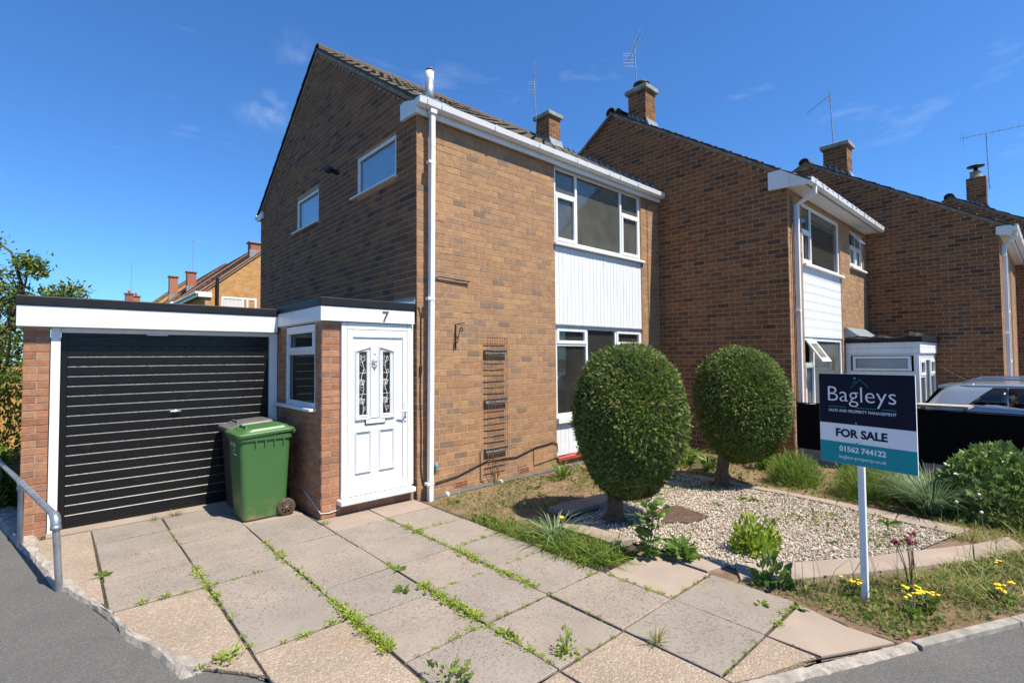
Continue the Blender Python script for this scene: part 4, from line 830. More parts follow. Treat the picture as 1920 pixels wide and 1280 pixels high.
# ------------------------------------------------------------------ the other houses of the row
def terrace(X0, Y0, Xw, yr, zr, sl, prevz, prevY, label, dz, ovh, gable_mat, lim):
    H = empty('terraced_house', (X0, Y0, 0), label, 'house', 'stepped row of brown brick houses')
    zf = lambda y: zr-sl*abs(y-yr); yb = yr+(yr-Y0)+.05; x1 = X0+Xw; ze_w = zf(Y0)-.12
    return H, zf, yb, x1
def gable_house(H, X0, Y0, x1, yr, zr, sl, zf, yb, prevz, prevY, zbase, lim, holes, zs):
    """shaded gable + front wall; bricks only where the lower neighbour leaves the gable in view"""
    zw = zf(Y0)-.13
    b = MB(); b.xprism([(Y0+.0035, zbase), (Y0+.0035, zw), (yr, zr-.14), (yb, zf(yb)-.13), (yb, zbase)], X0+.0035, X0+.237); wg_ = b.build('gable_wall', M['mortar_sand'], H)
    b = MB(); wall_slab(X0+.237, x1, zbase, zs, holes, 'Y', Y0+.0035, .23, b); wf_ = b.build('front_wall', M['mortar_sand'], H)
    def clip(z):
        t_ = (zr-.105-z-.03)/sl
        if t_ <= .1: return None
        lo, hi = max(Y0, yr-t_), min(yb, yr+t_)
        if z < prevz(prevY): hi = min(hi, prevY+.05)
        else:
            yy = prevY
            while yy < hi and prevz(yy) < z+.08: yy += .05
            hi = min(hi, yy+.15)
        return (lo, hi) if hi-lo > .1 else None
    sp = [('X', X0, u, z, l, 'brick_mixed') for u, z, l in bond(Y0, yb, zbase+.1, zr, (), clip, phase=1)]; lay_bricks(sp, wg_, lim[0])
    sp = [('Y', Y0, u, z, l, 'brick_brown') for u, z, l in bond(X0, x1, zbase+.1, zs, holes)]; lay_bricks(sp, wf_, lim[1])
# second house
X2, Y2 = 5.733, -2.456; yr2, zr2, s2 = 1.12, 7.28, .66
h2, z2, yb2, x2e = terrace(X2, Y2, 5.02, yr2, zr2, s2, z1, 0, 'brown brick house with horizontal white boarding between its windows, beside black fence', 0, .3, '', None)
H2W = [(6.42, 8.70, 2.11, 4.55), (6.42, 8.70, .3, 2.11), (9.42, 10.5, 3.70, 4.55)]
gable_house(h2, X2, Y2, x2e, yr2, zr2, s2, z2, yb2, z1, 0., -.35, (230, 60), H2W, 4.66)
roof(h2, X2, x2e, -2.80, z2(-2.80), yr2, zr2, yb2+.1, 'roof_tile_dark', 150, verge=.055)
def eave2(H, X0, x1, Y0, zf, zs, ov, pipe_x, pz, bk=.28):
    f = MB().box(X0-.04, x1-.01, Y0-ov, Y0-ov+.02, zs-.03, zf(Y0-ov)-.04).build('fascia', M['white_upvc'], H)
    MB().box(X0+.0, x1-.01, Y0-ov+.021, Y0-.002, zs-.012, zs).build('soffit', M['white_upvc'], f)
    zt = zf(Y0+bk-.01)-.16
    MB().xprism([(Y0+bk, zs+.0), (Y0+bk, zt), (Y0+bk-.2, zt-.0), (Y0-ov-.03, zf(Y0-ov)-.06), (Y0-ov-.03, zs-.03)], X0-.06, X0-.004).build('bargeboard_box', M['white_upvc'], f)
    gutter(H, X0-.05, x1-.05, Y0-ov-.003, zf(Y0-ov)-.035, [X0+.15, X0+.55, X0+1.4, X0+2.3, X0+3.2, X0+4.1])
    zg = zf(Y0-ov)-.12
    downpipe(H, [(pipe_x, Y0-ov-.065, zg), (pipe_x, Y0-ov-.065, zg-.10), (pipe_x, Y0-.055, zg-.26), (pipe_x, Y0-.055, pz)], clips=[(pipe_x, Y0-.055, zg-.5), (pipe_x, Y0-.055, zg-2.1)])
eave2(h2, X2, x2e, Y2, z2, 4.63, .28, X2+.26, .05)
MB().tube([(X2+.115, Y2-.03, 4.5), (X2+.11, Y2-.03, .2)], .012, 6).build('rust_pipe', M['rust'], h2)
room(h2, 6.0, 10.6, Y2+.25, Y2+3.5, 2.5, 4.6); room(h2, 6.0, 10.6, Y2+.25, Y2+3.5, .1, 2.4)
window(h2, 'Y', Y2, 6.43, 8.70, 3.42, 4.54, [(6.43, 6.98, [4.05], {0: 'sash'}), (6.98, 8.70, [], {})], 'glass_clear', sill=(.06, (.02, .06), .05))
window(h2, 'Y', Y2, 6.43, 8.70, .80, 2.10, [(6.43, 6.98, [1.62], {0: 'sash', 1: 'open'}), (6.98, 8.70, [], {})], sill=(.05, (.0, .02), .06))
window(h2, 'Y', Y2, 9.42, 10.5, 3.71, 4.54, [(9.42, 9.96, [4.2], {0: 'sash', 1: 'open'}), (9.96, 10.5, [4.2], {0: 'sash'})], sill=(.07, (.05, .05), .05))
def vent_sash(H, u0, u1, zb, zt, y, out):                     # top-hung light standing open
    b = MB(); w_ = .05; d = .03
    A = lambda u, k: (u, y-out*(1-k), zb+.03+(zt-zb-.03)*k)
    for (ua, ub, ka, kb_) in ((u0, u1, 0, .18), (u0, u1, .82, 1), (u0, u0+w_, .18, .82), (u1-w_, u1, .18, .82)):
        P_ = [A(ua, ka), A(ub, ka), A(ub, kb_), A(ua, kb_)]; b.prism(P_, [(x, yy+d, z) for x, yy, z in P_])
    o = b.build('open_vent', M['white_upvc'], H)
    P_ = [A(u0+w_, .18), A(u1-w_, .18), A(u1-w_, .82), A(u0+w_, .82)]; MB().prism([(x, yy+.012, z) for x, yy, z in P_], [(x, yy+.018, z) for x, yy, z in P_]).build('pane', M['glass'], o)
for i in range(20): MB().box(7.02+i*.083, 7.085+i*.083, Y2+.215+.01*(i % 2), Y2+.22+.01*(i % 2), 3.5, 4.5).build('blind_slat', M['white_board'], h2)
vent_sash(h2, 6.48, 6.96, 1.64, 2.06, Y2, .26); vent_sash(h2, 9.47, 9.94, 4.22, 4.50, Y2, .18)
cl2 = MB().box(6.43, 8.70, Y2+.03, Y2+.1, 2.102, 3.40).box(6.43, 8.70, Y2+.01, Y2+.1, .3, .74).build('cladding_panel', M['white_board'], h2)
for i in range(8):
    za = 2.115+i*.158; MB().xprism([(Y2+.029, za+.001), (Y2+.008, za+.001), (Y2+.008, za+.006), (Y2+.016, za+.014), (Y2+.010, za+.022), (Y2+.010, za+.156), (Y2+.029, za+.156)], 6.435, 8.695).build('cladding_board', M['white_board'], cl2)
z2f = lambda y: z2(y)-.03
c2 = chimney(h2, 5.815, 6.20, .30, .74, 6.3, 7.50, 'brick_mixed', roofz=z2f)
b = MB(); b.lathe((5.98, .5, 7.595), [(.10, 0), (.10, .10), (.17, .10), (.18, .115), (.17, .135), (.08, .15)], 18); b.build('chimney_cowl', M['black_metal'], c2)
# third house
X3, Y3 = x2e, -4.72; yr3, zr3, s3 = -1.2, 6.77, .646
h3, z3, yb3, x3e = terrace(X3, Y3, 5.15, yr3, zr3, s3, z2, Y2, 'brown brick house whose blank gable rises behind the small white porch', 0, .3, '', None)
gable_house(h3, X3, Y3, x3e, yr3, zr3, s3, z3, yb3, z2, Y2, -.5, (260, 30), [(X3+1.0, X3+3.2, .5, 4.1)], z3(Y3)-.3)
roof(h3, X3, x3e, Y3-.2, z3(Y3-.2), yr3, zr3, yb3+.1, 'roof_tile_dark', 110, verge=.055)
eave2(h3, X3, x3e, Y3, z3, z3(Y3)-.30, .16, X3+.3, -.2, .04)
window(h3, 'Y', Y3, X3+1.0, X3+3.2, .5, 4.1, [(X3+1.0, X3+1.7, [1.6, 2.8], {}), (X3+1.7, X3+3.2, [1.6, 2.8], {})], 'glass_dark')
c3 = chimney(h3, 10.83, 11.27, -2.12, -1.6, 5.8, 6.93, 'brick_mixed', roofz=lambda y: z3(y)-.03)
MB().lathe((11.03, -1.85, 7.02), [(.11, 0), (.1, .06), (.05, .09)], 12).build('chimney_pot', M['terracotta'], c3)
# fourth house
X4, Y4 = x3e, -6.95; yr4, zr4, s4 = -3.42, 6.42, .64
h4, z4, yb4, x4e = terrace(X4, Y4, 5.2, yr4, zr4, s4, z3, Y3, 'brown brick house farthest along the row, chimney with a mushroom cowl', 0, .3, '', None)
gable_house(h4, X4, Y4, x4e, yr4, zr4, s4, z4, yb4, z3, Y3, -.7, (60, 5), [], z4(Y4)-.3)
roof(h4, X4, x4e, Y4-.2, z4(Y4-.2), yr4, zr4, yb4+.1, 'roof_tile_dark', 40, verge=.055)
c4 = chimney(h4, 16.12, 16.52, -4.2, -3.77, 5.6, 6.86, 'brick_mixed', roofz=lambda y: z4(y)-.03, cap=False)
MB().lathe((16.3, -3.98, 6.86), [(.16, 0), (.14, .05), (.13, .18), (.15, .2), (.1, .21)], 14).build('chimney_pot', M['cap_concrete'], c4)
b = MB(); b.lathe((16.3, -3.98, 7.07), [(.05, 0), (.05, .13), (.2, .14), (.2, .16), (.05, .2)], 14); b.build('chimney_cowl', M['black_metal'], c4)
# next-door porch (white boarded, felt roof)
p2 = empty('porch', (9.6, -3.05, 0), 'white boarded porch with glazed upper panel and curled black felt roof', 'porch')
PX0, PX1, PY0, PY1 = 8.88, 10.72, -3.66, -2.46
b = MB()
for (x, y) in ((PX0, PY0), (PX0, PY1-.08), (PX1-.07, PY0)): b.box(x, x+.07, y, y+.08, .0, 1.80)
b.box(PX0+.004, PX0+.066, PY0+.08, PY1-.08, .0, 1.45); b.box(PX0+.004, PX0+.066, PY0+.08, PY1-.08, 1.76, 1.80); b.box(PX0+.07, PX1-.07, PY0+.004, PY0+.066, 1.72, 1.8); b.box(PX0+.07, PX1-.07, PY0+.004, PY0+.066, 0, .25); b.build('frame', M['white_upvc'], p2)
for k in range(2): MB().box(PX0-.03, PX1+.03, PY0-.03, PY1-.002, 1.80+k*.115, 1.913+k*.115).build('fascia_board', M['white_board'], p2, bevel=.008)
b = MB(); V = []; 
yy = np.linspace(PY1, PY0-.07, 14)
for i, y in enumerate(yy):
    e = .03*math.sin(i*1.3)+(.05 if i > 10 else 0); V += [(PX0-.08, y, 2.04), (PX0-.09, y, 2.11+e*.4), (PX0-.02, y, 2.15+e), (PX1+.05, y, 2.13+e*.5), (PX1+.05, y, 2.03)]
b.add(V, [(i*5+k, i*5+k+1, (i+1)*5+k+1, (i+1)*5+k) for i in range(13) for k in range(4)]+[tuple(range(5)), tuple(65+k for k in range(5))]); b.build('felt_roof', M['black_trim'], p2)
window(p2, 'X', PX0, PY0+.12, PY1-.12, 1.46, 1.75, [(PY0+.12, PY1-.12, [], {})], 'obscure_glass', dout=.03, fw=.05)
window(p2, 'Y', PY0, PX0+.08, PX1-.08, .28, 1.71, [(PX0+.08, PX0+.65, [1.35], {1: 'sash'}), (PX0+.65, PX0+1.2, [], {}), (PX0+1.2, PX1-.08, [1.35], {1: 'sash'})], 'glass_dark', dout=.0, fw=.05)
MB().prism([(PX0-.05, PY1-.0, 2.12), (PX1, PY1, 2.12), (PX1, PY1-.25, 2.17), (PX0-.05, PY1-.25, 2.17)], [(PX0-.05, PY1-.003, 2.36), (PX1, PY1-.003, 2.36), (PX1, PY1-.02, 2.36), (PX0-.05, PY1-.02, 2.36)]).build('roof_flashing', M['lead'], p2)

# ------------------------------------------------------------------ houses beyond the garage
tb = NT('brick_far'); bk = tb.n('ShaderNodeTexBrick'); bk.inputs['Scale'].default_value = 1; bk.inputs['Brick Width'].default_value = .2286; bk.inputs['Row Height'].default_value = .0857; bk.inputs['Mortar Size'].default_value = .006
bk.inputs['Color1'].default_value = (.40, .19, .06, 1); bk.inputs['Color2'].default_value = (.50, .26, .09, 1); bk.inputs['Mortar'].default_value = (.42, .26, .13, 1)
sx = tb.n('ShaderNodeSeparateXYZ'); cx_ = tb.n('ShaderNodeCombineXYZ'); tb.L.new(tb.pos(), sx.inputs[0]); tb.L.new(tb.math('ADD', sx.outputs[0], sx.outputs[1]), cx_.inputs[0]); tb.L.new(sx.outputs[2], cx_.inputs[1]); tb.L.new(cx_.outputs[0], bk.inputs['Vector'])
tb.col(tb.mix(.5, bk.outputs[0], tb.ramp(tb.noise(4, 5), [(.3, .7), (.7, 1.2)]), 'MULTIPLY')).rough(.95)
def far_house(X0, Y0, ln, ze, wd, zr, label, chim, win=False):
    H = empty('distant_house', (X0+wd/2, Y0, 0), label, 'house', 'row of orange brick houses behind the garage'); xr_ = X0+wd/2
    w = MB().prism([(X0, Y0, -.4), (X0+wd, Y0, -.4), (X0+wd, Y0, ze), (xr_, Y0, zr-.12), (X0, Y0, ze)], [(X0, Y0+ln, -.4), (X0+wd, Y0+ln, -.4), (X0+wd, Y0+ln, ze), (xr_, Y0+ln, zr-.12), (X0, Y0+ln, ze)]).build('wall', M['brick_far'], H)
    sl = (zr-ze-.12)/(wd/2); an = math.atan(sl); ro = MB().yprism([(X0-.22, ze-.22*sl-.08), (xr_, zr-.16), (X0+wd+.22, ze-.22*sl-.08), (X0+wd+.22, ze-.22*sl-.03), (xr_, zr-.09), (X0-.22, ze-.22*sl-.03)], Y0-.06, Y0+ln).build('roof', M['verge_mortar'], H)
    b = MB(); g = .34; n = int(math.hypot(wd/2+.25, zr-ze)/g)+1
    for i in range(n):
        t0, t1 = i/n, (i+1)/n; xa, xb = X0-.25+(wd/2+.25)*t0, X0-.25+(wd/2+.25)*t1; za, zb = ze-.25*sl+(zr-ze+.25*sl)*t0, ze-.25*sl+(zr-ze+.25*sl)*t1
        m_ = int(ln/.3)
        for j in range(m_):
            ya, yb_ = Y0-.05+j*ln/m_, Y0-.05+(j+1)*ln/m_; d = random.uniform(-.008, .01)
            b.add([(xa-.02, ya, za+.045+d), (xa-.02, yb_, za+.045+d), (xb, yb_, zb+.02+d), (xb, ya, zb+.02+d), (xa-.02, ya, za), (xa-.02, yb_, za)], [(3, 2, 1, 0), (0, 1, 5, 4)])
    o = b.build('tiles', M['roof_tile_far'], ro); o['kind'] = 'stuff'
    MB().yprism([(xr_-.12, zr-.06), (xr_, zr+.05), (xr_+.12, zr-.06)], Y0-.05, Y0+ln).build('ridge', M['roof_tile_far'], ro)
    MB().prism([(X0-.27, Y0-.07, ze-.2*sl-.02), (xr_, Y0-.07, zr-.06), (xr_, Y0-.07, zr-.0), (X0-.27, Y0-.07, ze-.2*sl+.07)], [(X0-.27, Y0-.01, ze-.2*sl-.02), (xr_, Y0-.01, zr-.06), (xr_, Y0-.01, zr), (X0-.27, Y0-.01, ze-.2*sl+.07)]).build('verge', M['terracotta'], ro)
    f = MB().box(X0-.28, X0-.25, Y0-.0, Y0+ln, ze-.32, ze-.1).build('fascia', M['white_upvc'], H); MB().box(X0-.28, X0+.25, Y0-.09, Y0-.01, ze-.34, ze-.11).build('bargeboard_box', M['white_upvc'], f)
    MB().tube([(X0-.34, Y0-.05, ze-.15), (X0-.34, Y0+ln, ze-.15)], .06, 8).build('gutter', M['white_upvc'], f)
    for (cx, cy, zt, w_) in chim:
        zb = zr-abs(cx-xr_)*sl-.3; c = MB().box(cx-w_/2, cx+w_/2, cy-.25, cy+.25, zb, zt).build('chimney', M['brick_crimson'], H)
        MB().box(cx-w_/2-.06, cx+w_/2+.06, cy-.31, cy+.31, zt, zt+.07).build('cap', M['brick_crimson' if cy > 22 else 'cap_concrete'], c)
        if cy > 40: MB().lathe((cx, cy, zt+.07), [(.09, 0), (.08, .3)], 8).build('chimney_pot', M['terracotta'], c)
        MB().box(cx-w_/2-.05, cx+w_/2+.02, cy-.28, cy-.255, zb, zb+.42).build('flashing', M['lead'], c)
    if win:
        window(H, 'Y', Y0, 2.20, 3.70, 3.75, 4.72, [(2.20, 3.1, [], {}), (3.1, 3.3, [], {}), (3.3, 3.70, [], {})], 'glass_dark', dout=.02, sill=(.08, (.05, .05), .05), fw=.09)
        bl_ = MB()
        for i in range(14): bl_.box(2.32+i*.055, 2.36+i*.055, Y0-.0015, Y0-.0005, 3.84, 4.63)
        bl_.build('window_blind', M['white_board'], H); MB().tube([(2.02, Y0-.08, 1), (2.02, Y0-.08, 5.55)], .07, 8).build('soil_pipe', M['black_trim'], H)
    return H
far_house(1.55, 20.5, 6.2, 4.98, 7.4, 8.27, 'orange brick house behind the garage with white gable window and dark soil pipe', [(3.75, 20.95, 7.45, .55)], True)
far_house(1.50, 26.7, 6.2, 5.05, 7.4, 8.34, 'distant brick house with one square chimney beyond the orange gable house', [(3.0, 32.3, 7.45, .5)])
far_house(1.42, 32.9, 8.5, 5.1, 7.4, 8.42, 'third distant house, its single chimney just clear of the roofs', [(2.65, 36.6, 7.65, .5)])
far_house(.9, 41.5, 9., 5.2, 7.4, 8.5, 'farthest brick house showing paired chimneys over the garage roof', [(.80, 44.0, 7.05, .5), (1.3, 44.6, 6.95, .5)])

# ================================================================== THINGS IN THE PLACE
# ---- wheelie bins
def bin_(x0, x1, y0, y1, zt, body, lid, label, name, lettering=False, open_lift=0.):
    B = empty(name, ((x0+x1)/2, (y0+y1)/2, 0), label, 'bin')
    lx, ly = (x1-x0), (y1-y0); tx0, ty = .055, .045                # front (at -X) tapers in, back is steep
    def ring(z, k, r=.05, ins=0.):
        f = 1-k; a, b_ = x0+tx0*f+ins, x1-.035*f-ins; c, d = y0+ty*f+ins, y1-ty*f-ins; P = []
        for (cx, cy, s) in ((a+r, c+r, 180), (b_-r, c+r, 270), (b_-r, d-r, 0), (a+r, d-r, 90)):
            P += [(cx+r*math.cos(math.radians(s+q)), cy+r*math.sin(math.radians(s+q)), z) for q in (0, 30, 60, 90)]
        return P
    b = MB(); R_ = [ring(.012, 0, .04, .015), ring(.03, 0), ring(.35, .36), ring(zt-.07, .93), ring(zt-.065, .93, .05, -.016), ring(zt-.012, 1, .05, -.016), ring(zt-.01, 1, .05, .01)]
    n = 16; V = [p for r in R_ for p in r]; F = [(i*n+j, i*n+(j+1) % n, (i+1)*n+(j+1) % n, (i+1)*n+j) for i in range(len(R_)-1) for j in range(n)]+[tuple(range(n))[::-1]]
    b.add(V, F); bo = b.build('body', M[body], B)
    for k in (.3, .48, .66, .84): MB().box(x0+lx*k-.006, x0+lx*k+.006, y0-.018, y0+.01, zt-.115, zt-.02).build('rim_rib', M[body], bo)
    # lid: overhanging tray with a raised, front-falling crown
    b = MB(); h = .018
    def lr(z, e, sx=0.): 
        P = []
        for (cx, cy, s) in ((x0-e+.06+sx, y0-e+.06, 180), (x1+e-.05, y0-e+.06, 270), (x1+e-.05, y1+e-.06, 0), (x0-e+.06+sx, y1+e-.06, 90)):
            P += [(cx+.06*math.cos(math.radians(s+q)), cy+.06*math.sin(math.radians(s+q)), z+((cx-x0)/lx)*.035) for q in (0, 30, 60, 90)]
        return P
    R_ = [lr(zt-.028+open_lift, .03), lr(zt+.004+open_lift, .034), lr(zt+.014+open_lift, .024), lr(zt+.020+open_lift, -.01, .02), lr(zt+.046+open_lift, -.03, .05), lr(zt+.05+open_lift, -.045, .07)]
    V = [p for r in R_ for p in r]; F = [(i*n+j, i*n+(j+1) % n, (i+1)*n+(j+1) % n, (i+1)*n+j) for i in range(len(R_)-1) for j in range(n)]+[tuple(range(n))[::-1], tuple(5*n+j for j in range(n))]
    b.add(V, F); lo = b.build('lid', M[lid], B, bevel=.004)
    hx = x0+.10
    for yy_ in (y0+.13, y1-.25): MB().tube([(hx, yy_, zt+.055+open_lift), (hx-.0, yy_+.01, zt+.075+open_lift), (hx, yy_+.11, zt+.075+open_lift), (hx, yy_+.12, zt+.055+open_lift)], .011, 6).build('lid_handle', M[lid], lo)
    MB().box(x0+.26, x0+.5, y0+.14, y1-.14, zt+.05+open_lift, zt+.066+open_lift).build('lid_boss', M[lid], lo, bevel=.004)
    b = MB(); b.tube([(x1+.028, y0+.03, zt-.02), (x1+.05, y0+.05, zt+.01), (x1+.05, y1-.05, zt+.01), (x1+.028, y1-.03, zt-.02)], .014, 8); b.build('handlebar', M[body], B)
    MB().tube([(x1-.045, y0+.02, .10), (x1-.045, y1-.02, .10)], .011, 8).build('axle', M['galvanised'], B)
    for yy_ in (y0+.005, y1-.055):
        w = MB(); w.lathe((x1-.045, yy_, .10), [(.06, .004), (.092, .0), (.10, .01), (.10, .04), (.092, .05), (.06, .046)], 24, 'y'); wo_ = w.build('wheel', M['wheel_hub'], B)
        sp_ = MB()
        for q in range(8):
            a = q*math.pi/4; sp_.tube([(x1-.045+.015*math.cos(a), yy_-.003, .10+.015*math.sin(a)), (x1-.045+.055*math.cos(a), yy_-.001, .10+.055*math.sin(a))], .0055, 4)
        sp_.lathe((x1-.045, yy_-.002, .10), [(.018, .002), (.014, -.008)], 10, 'y'); sp_.build('spokes', M['rust'], wo_)
        MB().lathe((x1-.045, yy_+.0, .10), [(.056, -.0008), (.056, .003)], 20, 'y').build('hub_recess', M['wheel_rubber'], wo_)
    if lettering:
        nx_, nz_ = -1, .0; tilt = math.atan2(tx0*.62, zt-.1)
        u_ = (-math.sin(tilt)*.9, 0, math.cos(tilt)); fx = lambda z: x0+tx0*(1-((z/(zt-.07))*.93))-.004
        for tx, zz_, w_ in (('Wyre Forest', .845, .115), ('District Council', .822, .115), ('www.wyreforestdc.gov.uk', .788, .10), ('Telephone 01562 732928', .768, .09), ('RECYCLING ONLY', .728, .15)):
            text(tx, 'bin_lettering', 'print_white', B, (fx(zz_), (y0+y1)/2+.03+.0, zz_), (0, -1, 0), u_, width=w_, bold=.006, ext=.0006)
        e = MB(); yy_ = (y0+y1)/2+.09
        for k in range(3): e.tube([(fx(.83+k*.016)-.001, yy_-.022+k*.006, .825+k*.014), (fx(.83+k*.016)-.001, yy_, .838+k*.014), (fx(.83+k*.016)-.001, yy_+.022-k*.006, .825+k*.014)], .0025, 4)
        e.build('bin_emblem', M['print_white'], B)
    return B
bin_(-1.915, -1.375, .47, .985, .955, 'bin_green', 'bin_green', 'green wheelie bin with white recycling lettering beside the porch', 'wheelie_bin', True)
bin_(-1.865, -1.36, 1.03, 1.54, .965, 'bin_grey', 'bin_lid_grey', 'dark grey wheelie bin squeezed behind the green one', 'wheelie_bin')

# ---- galvanised handrail
rail = empty('handrail', (-3.5, .6, 0), 'galvanised tubular handrail along the asphalt path beside the garage', 'handrail')
p0 = Vector((-3.371, -.18, .50)); dr = Vector((-.249, 1.505, .037)); top = p0+Vector((0, 0, .064))
b = MB(); b.tube([top+dr*.06, top+dr*3.0], .0242, 12); b.build('rail_tube', M['galvanised'], rail)
b = MB(); b.tube([p0-Vector((0, 0, .02)), p0+Vector((0, 0, .03)), top+dr*.02+Vector((0, 0, -.006)), top+dr*.05], [.033, .034, .034, .032], 12); b.lathe((p0.x, p0.y, p0.z-.035), [(.034, 0), (.036, .01), (.034, .03)], 12); b.build('elbow_clamp', M['galvanised'], rail)
for k in (0, 1, 2):
    q = p0+dr*k; MB().tube([(q.x+.03, q.y, -.05), (q.x, q.y, q.z)] if k == 0 else [(q.x, q.y, -.05), (q.x, q.y, q.z+.06)], .0242, 12).build('post', M['galvanised'], rail)
    if k: b = MB(); b.tube([top+dr*(k-.025), top+dr*(k+.025)], .032, 12); b.lathe((q.x, q.y, q.z-.01), [(.031, 0), (.031, .05)], 12); b.build('tee_clamp', M['galvanised'], rail)

# ---- for sale board
sg = empty('estate_agent_sign', (.948, -4.536, 0), 'navy, white and teal for-sale board on a white post in the weedy verge', 'sign')
SA, SB = Vector((1.022, -4.235, 0)), Vector((.868, -4.853, 0)); sr = (SB-SA).normalized(); sn = Vector((sr.y, -sr.x, 0))
if sn.dot(Vector((CAM[0], CAM[1], 0))-SA) < 0: sn = -sn
sw = (SB-SA).length; z0_, z1s = .966, 1.636
def slab_on(u0, u1, za, zb, d0, d1, name, mat, parent, bevel=0):
    P_ = lambda u, z, d: SA+sr*u+Vector((0, 0, z))+sn*d
    return MB().prism([P_(u0, za, d0), P_(u1, za, d0), P_(u1, zb, d0), P_(u0, zb, d0)], [P_(u0, za, d1), P_(u1, za, d1), P_(u1, zb, d1), P_(u0, zb, d1)]).build(name, M[mat], parent, bevel=bevel)
board = slab_on(0, sw, z0_, z1s, -.004, .004, 'board', 'print_white', sg)
slab_on(.001, sw-.001, 1.262, z1s-.001, .0042, .0048, 'navy_field', 'print_navy', board); slab_on(.001, sw-.001, z0_+.001, 1.125, .0042, .0048, 'teal_field', 'print_teal', board)
for d in (-.0042,): slab_on(.001, sw-.001, 1.262, z1s-.001, -.0048, -.0042, 'rear_field', 'print_navy', board)
tx = lambda s, u, z, w_, mat, bold=0., h=None, nm='lettering': text(s, nm, mat, board, SA+sr*u+Vector((0, 0, z))+sn*.0058, sr, (0, 0, 1), width=w_, bold=bold, ext=.0005, height=h)
tx('Bagleys', .068, 1.430, .455, 'print_white', -.010); tx('SALES AND PROPERTY MANAGEMENT', .071, 1.350, .452, 'print_white', .0, .021)
tx('FOR SALE', .118, 1.168, .345, 'print_navy', .034); tx('01562 744122', .140, 1.060, .312, 'print_white', .032); tx('bagleys-property.co.uk', .140, 1.008, .312, 'print_white', .004)
for u0, u1 in ((.071, .195), (.262, .395), (.435, .523)): slab_on(u0, u1, 1.386, 1.390, .005, .0056, 'rule', 'print_teal', board)
b = MB(); Pq = lambda u, z: SA+sr*u+Vector((0, 0, z))+sn*.0056
b.tube([Pq(.232, 1.535), Pq(.252, 1.552), Pq(.252, 1.582), Pq(.268, 1.582), Pq(.268, 1.566)], .0022, 4); b.tube([Pq(.262, 1.560), Pq(.295, 1.596), Pq(.352, 1.540)], .0022, 4); b.build('roof_emblem', M['print_teal'], board)
for u, z in ((.262, 1.605), (.262, 1.275), (.262, 1.125)):
    q = Pq(u, z); b = MB(); b.tube([q-sn*.001, q+sn*.003], .0075, 12); b.build('screw', M['cap_concrete'], board)
pm = SA+sr*(sw*.42)-sn*.035
MB().prism([pm+Vector((-.021, -.021, -.2)), pm+Vector((.021, -.021, -.2)), pm+Vector((.021, .021, -.2)), pm+Vector((-.021, .021, -.2))], [pm+Vector((-.021, -.021, 1.62)), pm+Vector((.021, -.021, 1.62)), pm+Vector((.021, .021, 1.62)), pm+Vector((-.021, .021, 1.62))]).build('post', M['white_board'], sg, bevel=.003)

# ---- things fixed to the front wall
tr = empty('trellis', (1.3, -.03, .2), 'rusty wire trellis panel with three dark battens on the front wall', 'trellis')
for z in (1.86, 1.165, .47):
    b = MB(); b.box(1.085, 1.50, -.055, -.012, z-.03, z+.03); b.build('batten', M['old_timber'], tr, bevel=.004)
b = MB()
for i in range(9): b.tube([(1.115+i*.045, -.062, .24), (1.118+i*.045+random.uniform(-.006, .006), -.064, 1.2), (1.115+i*.045, -.062, 2.07)], .0032, 4)
b.build('wire_verticals', M['rust'], tr)
b = MB()
for i in range(22):
    z = .25+i*.0865; b.tube([(1.09+random.uniform(-.01, .005), -.066, z+random.uniform(-.006, .01)), (1.25, -.068, z+random.uniform(-.008, .004)), (1.48+random.uniform(0, .02), -.066, z+random.uniform(-.006, .006))], .006 if i % 2 else .0042, 4)
b.build('wire_rungs', M['rust'], tr)
dead = MB()
for i in range(9):
    x = 1.24+random.uniform(-.06, .06); dead.tube([(1.22+random.uniform(-.03, .03), -.09, -.02), (x, -.08+random.uniform(-.04, .01), .15), (x+random.uniform(-.12, .12), -.08, random.uniform(.28, .45))], [.006, .004, .002], 4)
tag(dead.build('dead_climber', M['stem_brown']), 'dried bare stems of a dead climber at the trellis foot', 'dead plant')
br = MB(); br.box(.592, .612, -.008, 0, 1.90, 2.235); br.tube([(.602, -.004, 2.232), (.602, -.21, 2.245)], .006, 6)
br.tube([(.602, -.008, 1.98), (.602, -.05, 2.0), (.602, -.07, 2.06), (.602, -.10, 2.15), (.602, -.135, 2.19), (.602, -.165, 2.165), (.602, -.15, 2.13), (.602, -.125, 2.14)], .0065, 6)
br.tube([(.602, -.008, 2.06), (.602, -.035, 2.075), (.602, -.045, 2.05), (.602, -.02, 2.035)], .006, 6)
tag(br.build('hanging_bracket', M['black_metal'], base=(.602, 0, 1.9)), 'black scrolled hanging basket bracket on the front wall', 'bracket')
b = MB(); b.tube([(.215, -.018, 2.76), (.235, -.025, 2.83), (.30, -.03, 2.86), (.815, -.03, 2.835)], .013, 8); b.tube([(.80, -.03, 2.836), (.822, -.03, 2.834)], .017, 8)
tag(b.build('conduit', M['pipe_grey'], base=(.5, 0, 2.8)), 'short grey conduit fixed across the bricks beside the downpipe', 'conduit')
def cable(P_, r, label, mat='cable_black', name='cable', base=None): return tag(MB().tube(P_, r, 5).build(name, M[mat]), label, 'cable')
cable([(.27, -.016, .175), (.6, -.016, .20), (.95, -.016, .29), (1.15, -.016, .335), (1.7, -.016, .31), (2.1, -.016, .40), (2.5, -.016, .43), (2.585, -.016, .40), (2.60, -.02, .25)], .008, 'thick black cable looping along the base of the front wall')
